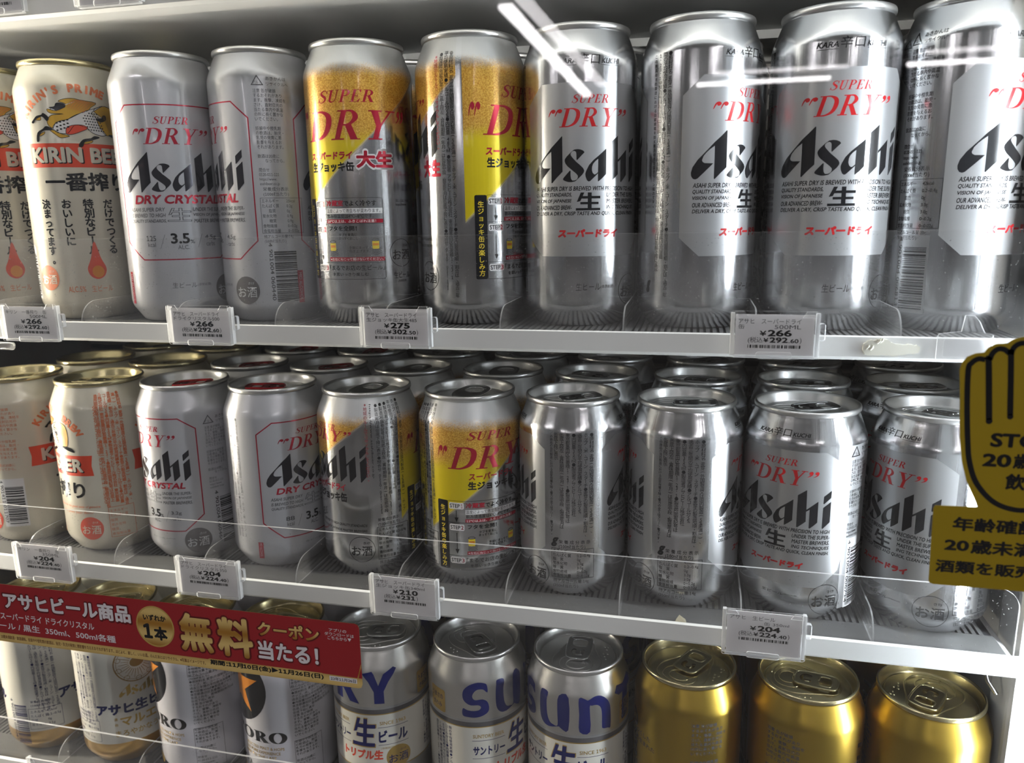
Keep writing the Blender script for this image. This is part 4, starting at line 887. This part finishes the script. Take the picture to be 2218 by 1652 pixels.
# ------------------------------------------------------------------ shelves
def shelf(z, x0, x1, lab, ribs=True, recess=0.0):
    r = empty('shelf', (0, 0, z)); tag(r, lab, 'shelf')
    q = MB(); q.box(x0, x1, YS + .0015, .29, -.0042 + recess, -.0030 + recess, SHELFW)            # steel plate
    if recess: q.box(x0, x1, .165, .18, -.006, -.0004, SHELFW); q.box(x0, x1, .23, .24, -.010, -.0004, SHELFW)
    q.build('shelf_plate', r)
    pts = [(YS + .0015, .0040), (YS, .0036), (YS - .0002, -.0062), (YS + .0015, -.0080), (YS + .016, -.0080), (YS + .016, -.0072), (YS + .0022, -.0070), (YS + .0022, .0040)]
    q = MB(); q.prism(pts, x0 - .001, x1 + .001, SHELFW, None, 'x'); q.build('front_rail', r)
    if ribs:                                        # slotted slide mat the cans stand on
        q = MB(); q.box(x0 + .004, x1 - .004, YS + .0024, YS + .0290, -.0029, -.0004, RIBM); q.box(x0 + .004, x1 - .004, YS + .0290, .28, -.0029, -.0016, RIBD)
        x = x0 + .006
        while x < x1 - .008: q.box(x, x + .0021, YS + .0290, .28, -.0016, -.0002, RIBM); x += .0036
        q.build('slide_mat', r)
    return r
top_shelf = shelf(.1875, XL + .004, XR - .008, 'uppermost white shelf, seen from below above the tall cans', False, .0038)
r = empty('added_fill_light', (0, 0, 0)); tag(r, 'added fill lamp under the uppermost shelf, hidden behind its rail', 'added fill light')  # added lamp, brightens the shelf underside and the can shoulders
box_obj('diffuser', (XL + .01, XR - .012, YS + .0032, YS + .0082, .1826, .1846), mat('fill_glow', (1, 1, 1), 0, .5, 0, ((1.0, .97, .92), 34.0)), parent=r); box_obj('housing', (XL + .01, XR - .012, YS + .0028, YS + .0084, .18465, .1868), SHELFW, parent=r)
shelf(ZA, XL + .004, XR - .008, 'white shelf carrying the row of tall cans')
shelf(ZB, XL + .004, XR - .008, 'middle white shelf carrying the short cans with open slots behind')
shelf(ZC, XL + .004, XR - .008, 'lowest white shelf, under the row of blue, gold and ivory cans')
def wire(name, pts, r, lab, cat):
    q = MB(); v, f = tube(pts, r, 8); q.add(v, f, CHROME); o = q.build(name, None, True); tag(o, lab, cat); return o
wire('shelf_hook', [(.2475, .006, -.1727), (.2492, .004, -.186), (.2508, .002, -.1925), (.2545, -.002, -.1975)], .0012, 'bent steel wire hook under the right end of the middle shelf', 'hook')

def guard(z, top, x0, x1, lab):
    """clear acrylic fence standing on the shelf front"""
    y0, y1 = YS + .0030, YS + .0044; rr = .011
    pts = [(x0, z), (x1, z)] + [(x1 - rr + rr * math.cos(rad(t)), top - rr + rr * math.sin(rad(t))) for t in range(0, 91, 10)] + [(x0, top)]
    q = MB(); q.prism(pts, y0, y1, ACRYL, EDGE, 'y'); tag(q.build('acrylic_guard'), lab, 'shelf guard')
guard(ZA - .0003, .0545, XL + .006, .2505, 'clear acrylic guard along the front of the tall can shelf')
guard(ZB - .0003, -.1238, XL + .006, .2505, 'clear acrylic guard along the front of the middle shelf')
guard(ZC - .0003, -.2935, XL + .006, .2505, 'clear acrylic guard along the front of the lowest shelf')

COLX = [-.3973, -.3252, -.2564, -.1895, -.1221, -.0523, .0148, .0826, .1499, .2189]
DIVN = ['left of the two cream cans', 'between the two cream cans', 'beside the cream cans', 'between the two pearl white cans', 'beside the yellow cans', 'between the two yellow cans',
        'between the yellow and the silver cans', 'between the first two silver cans', 'between the second and third silver cans', 'between the last two silver cans']
def divider(x, z, h, lab, grp):
    """thin clear lane strip with a rounded nose"""
    y0, y1, rr = YS + .0062, .26, h * .9
    pts = [(y1, 0), (y1, h)] + [(y0 + rr - rr * math.sin(rad(t)), h - rr + rr * math.cos(rad(t))) for t in range(0, 91, 10)] + [(y0, 0)]
    q = MB(); q.prism(pts, -.0004, .0004, ACRYL, EDGE, 'x'); o = q.build('lane_divider'); o.location = (x, 0, z); tag(o, lab, 'lane divider', grp)
for z, nm, xs in ((ZA, 'tall can shelf', COLX), (ZB, 'middle shelf', COLX)):
    for i in range(1, 10): divider((xs[i - 1] + xs[i]) / 2, z, .0155 if i != 1 else .0155, 'thin clear lane divider on the %s %s' % (nm, DIVN[i]), 'lane dividers on the ' + nm)
for i, w in ((1, 'between the two ivory cans'), (2, 'between the ivory and the white star cans'), (3, 'between the two white star cans')):
    divider((-.3636, -.2955, -.2264)[i - 1], ZC, .0155, 'thin clear lane divider on the lowest shelf ' + w, 'lane dividers on the lowest shelf')

# ------------------------------------------------------------------ cans
FRONT_TOP = [('cream_tall', -.4000, .037, 50, 20), ('cream_tall', -.3309, .037, 47, 20), ('crystal_tall', -.2560, .0345, 39, 20), ('crystal_tall', -.1898, .0422, -52.5, 30), ('mug_tall', -.1227, .0412, 8, 60),
    ('mug_tall', -.0506, .0425, 77, 80), ('dry_tall', .0158, .0433, 17.5, 10), ('dry_tall', .0844, .0419, 53, 0), ('dry_tall', .1550, .0426, 6, 30), ('dry_tall', .2216, .0425, -139, -40)]
LT = ['tall cream can with red ribbon, cut off at the picture edge', 'tall cream can with galloping beast and red ribbon, whole, in the top row', 'tall pearl white can in the top row with red octagon and large black word', 'tall pearl white can in the top row turned to its barcode and small print',
      'tall yellow and gold can in the top row showing the instruction panel', 'tall yellow and gold can in the top row with black vertical print at its left', 'tall silver can next to the tall yellow cans, front lettering centred', 'second tall silver can, with thin vertical columns of print at its left',
      'tall silver can behind the price tag, black word facing straight out', 'tall silver can at the right end of the top row, barcode at its left']
for (k, x, y, rot, tab), lab in zip(FRONT_TOP, LT): place_can(k, x, y, ZA, rot, tab, lab, 'front row of tall cans')
BT = ['tall cream can in the second row behind the cut-off cream can', 'tall cream can in the second row behind the whole cream can', 'tall pearl white can hidden behind the octagon can of the top row', 'tall pearl white can hidden behind the barcode can of the top row', 'tall gold can behind the instruction panel can, top row',
      'tall gold can behind the vertical print can, top row', 'tall silver can in the second row behind the first silver can', 'tall silver can in the second row behind the second silver can', 'tall silver can in the second row behind the third silver can', 'tall silver can in the second row behind the last silver can']
for i, lab in enumerate(BT):
    k, x, y, rot, tab = FRONT_TOP[i]
    place_can(k, x + .006 + .0004 * i, .111, ZA, rot + 70 + 35 * i, tab + 40, lab, 'second row of tall cans')
FRONT_MID = [('cream', -.3973, .0267, 113, 20), ('cream', -.3252, .0244, -45, 200), ('crystal', -.2564, .0252, -16.5, 20), ('crystal', -.1895, .0258, 66.5, 200), ('mug', -.1221, .0273, 126, 80),
    ('mug', -.0523, .0286, 36.5, 80), ('dry', .0144, .0261, 98, 30), ('dry', .0826, .0248, 88, 0), ('dry', .1499, .0242, -29.5, 20), ('dry', .2189, .0231, 123, -40)]
LM = ['short cream can with orange print and a barcode, cut off at the edge', 'short cream can with orange round mark, next to the pearl white cans', 'short pearl white can with a dark round mark at its lower right', 'short pearl white can with a red strip at its lower left',
      'short yellow can with part of a big black word and vertical print', 'short yellow can with a black strip and instruction panel', 'short silver can showing columns of small print, beside the yellow can', 'short silver can showing columns of small print, between two other silver cans',
      'short silver can with a black word, white barcode at its right side', 'short silver can behind the yellow sticker at the right end']
for (k, x, y, rot, tab), lab in zip(FRONT_MID, LM): place_can(k, x, y, ZB, rot, tab, lab, 'front row of short cans')
XB = [-.388, -.3195, -.2480, -.1815, -.1150, -.0467, .0210, .0890, .1560, .2225]; YB = [.0935, .0920, .0930, .0935, .0945, .0955, .0935, .0920, .0910, .0905]
NM = ['cut-off cream can', 'cream can with the round mark', 'first pearl white can', 'second pearl white can', 'yellow can of vertical print', 'yellow can of the instruction panel', 'first silver can of small print', 'second silver can of small print', 'silver can with the white barcode', 'silver can at the right end']
tabs = [0, 10, 20, 30, 80, 90, 160, 340, 350, 0]
for i in range(10): place_can(FRONT_MID[i][0], XB[i], YB[i], ZB, 40 + 77 * i if i not in (7, 8, 9) else -40, tabs[i], 'can with its lid showing right behind the short ' + NM[i], 'second row of short cans')
for i in range(10): place_can(FRONT_MID[i][0], XB[i] + .006, YB[i] + .0675, ZB, 15 + 50 * i, tabs[i] + 60, 'third can in line behind the short ' + NM[i], 'third row of short cans')
FRONT_LOW = [('ivory', -.3978, .0160, 105, 20), ('ivory', -.3293, .0160, 57, 20), ('star', -.2617, .0160, -55, -20), ('star', -.1910, .0160, -43, -10), ('brushed', -.1179, .0157, 114, 10),
    ('brushed', -.0488, .0174, -1.8, -50), ('brushed', .0196, .0164, -75, 90), ('gold', .0893, .0160, 20, 60), ('gold', .1593, .0157, -30, -15), ('gold', .2266, .0144, -95, -120)]
LL = ['ivory can with columns of blue print, under the start of the red banner', 'ivory can with blue and gold lettering facing out, under the red banner', 'white can with half a black disc, first of the two under the banner', 'white can with a black disc and orange star, second of the two under the banner',
      'brushed silver can with blue letter Y, partly behind the banner end', 'brushed silver can with blue letters S and U, between its two lookalikes', 'brushed silver can with blue letters U, N, T in the lowest row', 'gold can in shade, its lid mostly hidden under the middle shelf', 'gold can below the price tag, its tab pointing right', 'gold can at the right end of the lowest row']
for (k, x, y, rot, tab), lab in zip(FRONT_LOW, LL): place_can(k, x, y, ZC, rot, tab, lab, 'front row of the lowest shelf')

BL = ['first ivory can', 'second ivory can', 'first white can with the black disc', 'second white can with the black disc', 'brushed can with the letter Y', 'brushed can with the letters S and U', 'brushed can with the letters U, N, T', 'gold can in shade', 'gold can below the price tag', 'gold can at the right end']
for i, w in enumerate(BL):
    k, x, y, rot, tab = FRONT_LOW[i]; place_can(k, x + .003, .0855, ZC, 33 + 61 * i, tab + 50, 'lowest shelf can right behind the ' + w, 'second row of the lowest shelf')

# ------------------------------------------------------------------ price tags
def flat_obj(name, items, mats_, parent=None):
    """flat print standing upright in the x-z plane (mm); items: (verts, faces, material, y offset mm)"""
    q = MB()
    for v, f, m, y in items: q.add([(a / 1000, -(y + d) / 1000, b / 1000) for (a, b), d in zip(v, getattr(f, 'dep', None) or [0.0] * len(v))], f, m)
    return q.build(name, parent)
def fitbox(geo, x0, x1, z0, z1, shear=0):
    v, f = geo; v = [(a + shear * b, b) for a, b in v]
    xs = [p[0] for p in v]; ys = [p[1] for p in v]; kx = (x1 - x0) / (max(xs) - min(xs)); ky = (z1 - z0) / (max(ys) - min(ys))
    return [(x0 + (a - min(xs)) * kx, z0 + (b - min(ys)) * ky) for a, b in v], f
def price_tag(x, zc, w, h, l1, l2, r2, yen, tax, lab, tilt=0):
    r = empty('price_tag', (x, YS - .0012, zc)); tag(r, lab, 'price tag', 'price tags on the shelf fronts')
    q = MB(); W_, H_ = w / 2000, h / 2000
    q.prism(rrect(-W_, W_, -H_, H_, .0016), -.0040, -.0036, TAGW, EDGE)            # front window
    q.box(-W_ + .001, W_ - .001, -.0012, -.0006, -H_ + .001, H_ - .002, TAGCL)      # back plate
    for s_ in (-1, 1): q.box(s_ * (W_ - .0012) - .0009, s_ * (W_ - .0012) + .0009, -.0036, -.0008, -H_ + .001, H_ - .001, EDGE)
    q.box(-W_ + .002, W_ - .002, -.0036, -.0008, -H_, -H_ + .0009, EDGE)
    q.prism(rrect(-.0085, .0085, -H_ - .0002, -H_ + .0032, .0012), -.0048, -.0041, TAGCL, EDGE)   # thumb catch
    q.prism([(-W_ + .002, H_ - .0030), (-W_ + .0085, H_ - .0030), (-W_ + .0065, H_), (-W_ + .002, H_)], -.0046, -.0041, TAGCL, EDGE)
    q.prism([(W_ - .0085, H_ - .0030), (W_ - .002, H_ - .0030), (W_ - .002, H_), (W_ - .0065, H_)], -.0046, -.0041, TAGCL, EDGE)
    q.prism(rrect(W_ - .0005, W_ + .0026, H_ - .0145, H_ - .0060, .0012), -.0030, -.0004, TAGCL, EDGE)   # side clip
    q.build('tag_holder', r)
    card = box_obj('price_card', (-W_ + .0026, W_ - .0026, -.0026, -.0022, -H_ + .0014, H_ - .0018), CARD, parent=r)
    it = []; y = 2.75; cw = w - 8; x0 = -cw / 2; top = h / 2
    if l1: it.append((*fitbox(flat(l1, 0), x0, x0 + cw * (.86 if len(l1) > 9 else .66), top - 6.4, top - 3.9), INKG, y))
    if l2: it.append((*fitbox(flat(l2, 0), x0 + (0 if len(l2) > 1 else 0), x0 + (cw * .86 if len(l2) > 5 else cw * .085 * len(l2)), top - 9.0, top - 6.7), INKG, y))
    if r2: it.append((*fitbox(flat(r2, 0), x0 + cw * .50, x0 + cw * .86, top - 8.9, top - 6.9), INKG, y))
    if yen:
     it.append((*fitbox(flat('¥', .02), -cw * .20, -cw * .11, top - 12.4, top - 9.9), INK, y)); it.append((*fitbox(flat(yen, .035), -cw * .09, cw * .24, top - 12.6, top - 9.4), INK, y))
     it.append((*fitbox(flat('(税込', 0), -cw * .36, -cw * .155, top - 16.3, top - 13.1), INKG, y)); it.append((*fitbox(flat('¥', .02), -cw * .145, -cw * .075, top - 15.6, top - 13.5), INK, y))
     m_, d_ = (tax.split('.') + [''])[:2]
     it.append((*fitbox(flat(m_, .03), -cw * .06, cw * .19, top - 15.8, top - 13.1), INK, y))
     if d_: it.append((*fitbox(flat('.' + d_, .02), cw * .20, cw * .335, top - 15.8, top - 13.8), INK, y))
     it.append((*fitbox(flat(')', 0), cw * (.35 if d_ else .21), cw * (.375 if d_ else .235), top - 16.3, top - 13.1), INKG, y))
    rnd = random.Random(yen + l1 + lab); a = -cw * .36
    while a < cw * .36:
        ww = rnd.choice((.25, .25, .5, .75)); it.append((*rct(a, a + ww, top - 18.6, top - 17.0), INK, y)); a += ww + rnd.choice((.25, .25, .5, .75))
    flat_obj('price_print', it, None, card)
W1 = 43.5
price_tag(-.3195, .0036, W1, 23.5, 'キリン　一番搾り　缶', '', '500ML', '266', '292.60', 'price tag 266 yen under the tall cream cans')
price_tag(-.1985, .0040, W1, 23.5, 'アサヒ　スーパードライ', 'ドライクリスタル500', '', '266', '292.60', 'price tag 266 yen under the tall pearl white cans')
price_tag(-.0757, .0050, 42.5, 23.5, 'アサヒ　スーパードライ', '生ジョッキ缶大生485', '', '275', '302.50', 'price tag 275 yen under the tall yellow cans')
price_tag(.1241, .0046, 42.5, 23.5, 'アサヒ　スーパードライ', '缶', '500ML', '266', '292.60', 'price tag 266 yen under the tall silver cans')
price_tag(-.3380, -.1598, 46, 27, 'キリン　一番搾り　缶', '', '350ML', '204', '224.40', 'price tag 204 yen under the short cream cans')
price_tag(-.2115, -.1584, 46, 27, 'アサヒ　スーパードライ', 'ドライクリスタル350', '', '204', '224.40', 'price tag 204 yen under the short pearl white cans')
price_tag(-.0784, -.1578, 44, 27, 'アサヒ　スーパードライ', '生ジョッキ缶340ml', '', '210', '231', 'price tag 210 yen under the short yellow cans')
price_tag(.1273, -.1582, 43.5, 27.5, 'アサヒ　生ビール', '', '缶 350ml', '204', '224.40', 'price tag 204 yen under the short silver cans')
price_tag(-.358, -.3290, 44, 25, '', '', '', '', '', 'price tag at the bottom edge under the ivory cans')
price_tag(-.3125, .1935, 43.5, 23.5, '', '', '', '', '', 'price tag on the uppermost shelf above the tall cream can')
price_tag(-.2355, .1930, 43.5, 23.5, '', '', '', '', '', 'price tag on the uppermost shelf above the tall pearl white can')
# empty clear holder, dried glue, scrap of paper
q = MB(); q.prism([(.1984, -.0066), (.1990, -.0074), (.2215, -.0074), (.2222, -.0066), (.2222, .0060), (.2185, .0068), (.2160, .0120), (.2135, .0150), (.2095, .0152), (.2085, .0075), (.1990, .0062), (.1984, .0050)], YS - .0022, YS - .0012, TAGCL, EDGE)
q.prism(rrect(.2015, .2215, -.0050, .0035, .001), YS - .0011, YS - .0008, TAGCL, EDGE); tag(q.build('empty_tag_holder'), 'empty clear tag holder on the rail beside the hand sticker', 'tag holder')
q = MB(); base = catmull([(.1658, -.0019), (.1672, .0016), (.1704, .0024), (.1737, .0030), (.1775, .0022), (.1805, .0008), (.1860, .0006), (.1908, -.0002), (.1908, -.0036), (.1850, -.0043), (.1805, -.0053), (.1740, -.0049), (.1677, -.0051)], 5, True)
rnd = random.Random(5); base = [(a + rnd.uniform(-.0003, .0003), b + rnd.uniform(-.0003, .0003)) for a, b in base]
q.prism(base, YS - .0012, YS - .0001, GLUE)
for a, b, l in ((.1675, -.002, .002), (.1692, -.0025, .0022), (.1722, .0008, .0026), (.1735, .0012, .002)):
    vv, ff = tube([(a, YS - .0013, b), (a + l * .5, YS - .0016, b + l * .6), (a + l * .6, YS - .0013, b + l)], .0005, 6); q.add(vv, ff, GLUE)
tag(q.build('glue_residue'), 'patch of dried glue on the white rail under the tall silver cans', 'glue residue')
q = MB(); q.add([(.0797, YS + .0060, ZB + .0002), (.0872, YS + .0062, ZB + .0002), (.0862, YS + .0120, ZB + .0006), (.0827, YS + .0135, ZB + .0022), (.0810, YS + .0105, ZB + .0010)], [(0, 1, 2, 3, 4)], FLAKE)
q.add([(.0797, YS + .0060, ZB), (.0872, YS + .0062, ZB), (.0862, YS + .0120, ZB + .0003), (.0827, YS + .0135, ZB + .0019), (.0810, YS + .0105, ZB + .0007)], [(4, 3, 2, 1, 0)], FLAKE); tag(q.build('paper_scrap'), 'small torn tan scrap lying behind the guard of the middle shelf', 'scrap')
q = MB(); v, f = tube([(-.420, YS - .003, -.0105), (-.3400, YS - .003, -.0118), (-.3372, YS - .003, -.0120)], .0026, 12); q.add(v, f, TAGCL)
o = q.build('clear_rod', None, True); tag(o, 'clear plastic rod end under the tall cream can price tag', 'rod')

# ------------------------------------------------------------------ glass door and stickers on it
YG = -.090
r = empty('glass_door', (0, YG, 0)); tag(r, 'double glazed door of the drinks cooler in front of the shelves', 'glass door')
box_obj('glass_pane', (-.66, .345, -.002, .002, -.60, .52), GLASS, parent=r)
o = box_obj('glass_pane', (-.48, .48, -.0012, .0012, -.54, .54), GLASS2, parent=r); o.location = (-.158, .0155, -.03); o.rotation_euler = (rad(.35), 0, rad(-.55))
q = MB(); q.box(-.70, -.66, -.014, .024, -.64, .56, SHELFW); q.box(.345, .385, -.014, .024, -.64, .56, SHELFW); q.box(-.66, .345, -.014, .024, .52, .56, SHELFW); q.box(-.66, .345, -.014, .024, -.64, -.60, SHELFW); q.build('door_frame', r)
def sheet(name, outline, m, parent=None, y0=0.0, y1=.00012):
    q = MB(); q.prism([(a / 1000, b / 1000) for a, b in outline], -y1, -y0, m); return q.build(name, parent)
# red banner
STKB = mat('sticker_reverse', (0.42, 0.42, 0.42), 0, .6)
Y0 = YG - .00205
r = empty('banner_sticker', (0, Y0, 0)); tag(r, 'long red banner sticker with gold and white lettering on the glass, lower left', 'banner sticker')
out = [(-420, -143.2), (-82.6, -143.2), (-81.0, -143.8), (-80.2, -145.6), (-80.2, -178.4), (-81.0, -180.4), (-82.6, -181), (-420, -181)]
sheet('banner_backing', out, STKG, r); sheet('banner_reverse', out, STKB, r, -.00003, -.00001)
pr = []
def bt(t, m, x0, x1, z0, z1, bold=.02, y=.25, shear=0): pr.append((*fitbox(flat(t, bold), x0, x1, z0, z1, shear), m, y))
def bp(pts, m, y=.2): pr.append((*polyf(pts), m, y))
bp([(-420, -143.2), (-82.6, -143.2), (-81.0, -143.8), (-80.2, -145.6), (-80.2, -175.0), (-103, -174.8), (-172, -174.6), (-173, -175.2), (-420, -175.2)], STKR, .16)
DK = mat('banner_shadow_print', (0.12, 0.008, 0.01), 0, .4)
bt('アサヒビール商品', DK, -308.6, -219.4, -159.9, -147.0, .085, .18); bt('アサヒビール商品', STKW, -307.6, -220.4, -158.8, -148.0, .04, .22)
bt('ヒスーパードライ ドライクリスタル', STKW, -315.5, -246, -166.0, -161.6, .02); bt('ール / 黒生  350ml、500ml各種', STKW, -313.5, -232.4, -172.6, -168.0, .02)
bt('ストップ！20歳未満飲酒・飲酒運転。妊娠中や授乳期の飲酒は、胎児・乳児の発育に悪影響を与えるおそれがあります。ほどよく、楽しく、いいお酒。のんだあとはリサイクル。※写真はイメージです。', DK, -322, -174.6, -179.0, -176.6, .008)
bp(circle(-204.8, -158.9, 12.3, 40, 12.7), MEDAL, .2); bp(circle(-204.8, -158.9, 11.4, 40, 11.8), STKG, .22)
bt('いずれか', INK, -212, -197.4, -155.4, -151.6, .04, .26); bt('1', INK, -212.6, -207.0, -166.6, -157.4, .04, .26); bt('本', INK, -206, -197.4, -167.2, -158.6, .05, .26)
bt('無', DK, -190.2, -167.2, -172.4, -147.0, .085, .19); bt('無', STKG, -189.0, -168.4, -171.4, -148.0, .04, .24); bt('料', DK, -166.6, -142.4, -172.6, -146.8, .085, .19); bt('料', STKG, -165.4, -143.6, -171.6, -147.8, .04, .24)
bt('クーポン', DK, -140.8, -102.6, -157.2, -147.2, .07, .18); bt('クーポン', STKG, -139.8, -103.6, -156.4, -148.0, .03, .22)
bt('当たる！', DK, -141.8, -103.8, -171.8, -158.4, .08, .18); bt('当たる！', STKW, -140.8, -104.8, -170.8, -159.4, .035, .22)
bt('アプリの', STKW, -97.6, -87.6, -149.2, -147.3, .01); bt('ダウンロードは', STKW, -100.2, -83.4, -151.6, -149.6, .01); bt('こちらから▼', STKW, -98.6, -85.0, -153.9, -151.9, .01)
bp(rrect(-172, -102, -178.9, -174.6, 1.6), STKG, .17); bt('期間：11月10日(金)▶11月26日(日)', INK, -171.6, -102.6, -178.6, -175.0, .035)
bp([(-99.2, -178.4), (-83.2, -178.4), (-83.2, -175.6), (-99.2, -175.6)], STKW, .2); bt('23年11月26日', INK, -98.4, -84.0, -178.0, -176.0, .01)
bp([(-82.9, -174.8), (-80.4, -166.4), (-80.4, -168.6), (-82.2, -174.8)], STKG, .2)
flat_obj('banner_lettering', pr, None, r)
# yellow hand sticker
r = empty('age_check_sticker', (0, Y0, 0)); tag(r, 'yellow hand shaped age check sticker with black lettering on the glass, right', 'sticker')
CX = 223.0
Lf = [(201.4, -56.9), (199.6, -51.4), (197.3, -46.4), (194.7, -38.1), (192.7, -27.1), (191.0, -8), (190.0, 0.7), (190.6, 3.4), (192.2, 6.0), (195.2, 7.5), (198.2, 7.9), (199.4, 9.8), (202.1, 11.5), (206.1, 11.9), (208.2, 13.6), (211.5, 14.5), (216, 14.2), (219.5, 12.5), (225.5, 11.6), (228.6, 8.6), (229.8, 4), (230.0, -14), (234.5, -19), (240, -19.4), (243.2, -16), (242.6, -12), (241, -26), (238.4, -38), (233.5, -49), (228, -56.8)]
box = [(187.0, -57.5), (186.0, -58.2), (185.8, -59.4), (186.9, -92.0), (187.6, -93.0), (188.8, -93.3), (262, -93.3), (263, -92), (263, -58), (262, -56.8)]
SO = [(186.4, -57.6), (185.8, -58.8), (186.9, -91.6), (187.4, -92.8), (188.8, -93.3), (261.6, -93.3), (262.6, -92.4), (262.6, -58), (261.6, -56.9), (228, -56.9)] + Lf[::-1][1:-1] + [(202.6, -57.2)]
sheet('sticker_backing', SO, STKY, r); sheet('sticker_reverse', SO, STKB, r, -.00003, -.00001)
pr = []
def hb(pts, w, y=.2, close=False): pr.append((*stroke(pts, [w] * len(pts), 6), INK, y))
hb([(198.9, 5.0), (196.4, 5.3), (194.2, 3.6), (193.2, .6), (194.2, -14), (196.1, -30.4), (197.6, -38.4), (200.8, -46.6), (206.6, -53.4), (212.6, -56.6), (219.6, -57.4), (226, -55), (232, -47), (236.5, -36)], 2.1)
hb([(199.8, 5.4), (200.3, 3.5), (202.8, -19.6)], 2.35); pr.append((*polyf(circle(202.9, -20.2, 1.25, 20)), INK, .2))
hb([(200.5, 5.0), (201.2, 7.6), (203.0, 9.4), (205.3, 9.3), (207.4, 7.7)], 2.1); hb([(207.4, 8.6), (208.0, 6), (210.2, -17.4)], 2.2); pr.append((*polyf(circle(210.3, -18, 1.15, 20)), INK, .2))
hb([(207.8, 7.4), (208.6, 10.2), (210.8, 11.9), (214.6, 11.8), (216.8, 9.8)], 2.1); hb([(216.8, 10.6), (217.2, 6), (218.2, -17)], 2.2); hb([(217.2, 8.8), (219, 10.6), (223, 10), (226.4, 8), (227.4, 3), (227.6, -14), (230, -20), (236, -22)], 2.1)
def st(t, x0, x1, z0, z1, bold=.035): pr.append((*fitbox(flat(t, bold), x0, x1, z0, z1), INK, .2))
st('STOP', 204.2, 228.0, -31.0, -25.0, .04); st('20', 202.1, 212.8, -39.4, -33.8, .04); st('歳未満', 213.4, 232, -39.8, -33.2); st('飲酒', 211.4, 226, -48.9, -41.9)
st('年齢確認', 193.8, 226.4, -68.2, -62.0); st('20', 191.5, 201.0, -77.2, -72.4, .04); st('歳未満', 201.6, 225.6, -78.0, -71.6); st('酒類を販売', 188.9, 226.6, -87.4, -81.6)
flat_obj('sticker_lettering', pr, None, r)
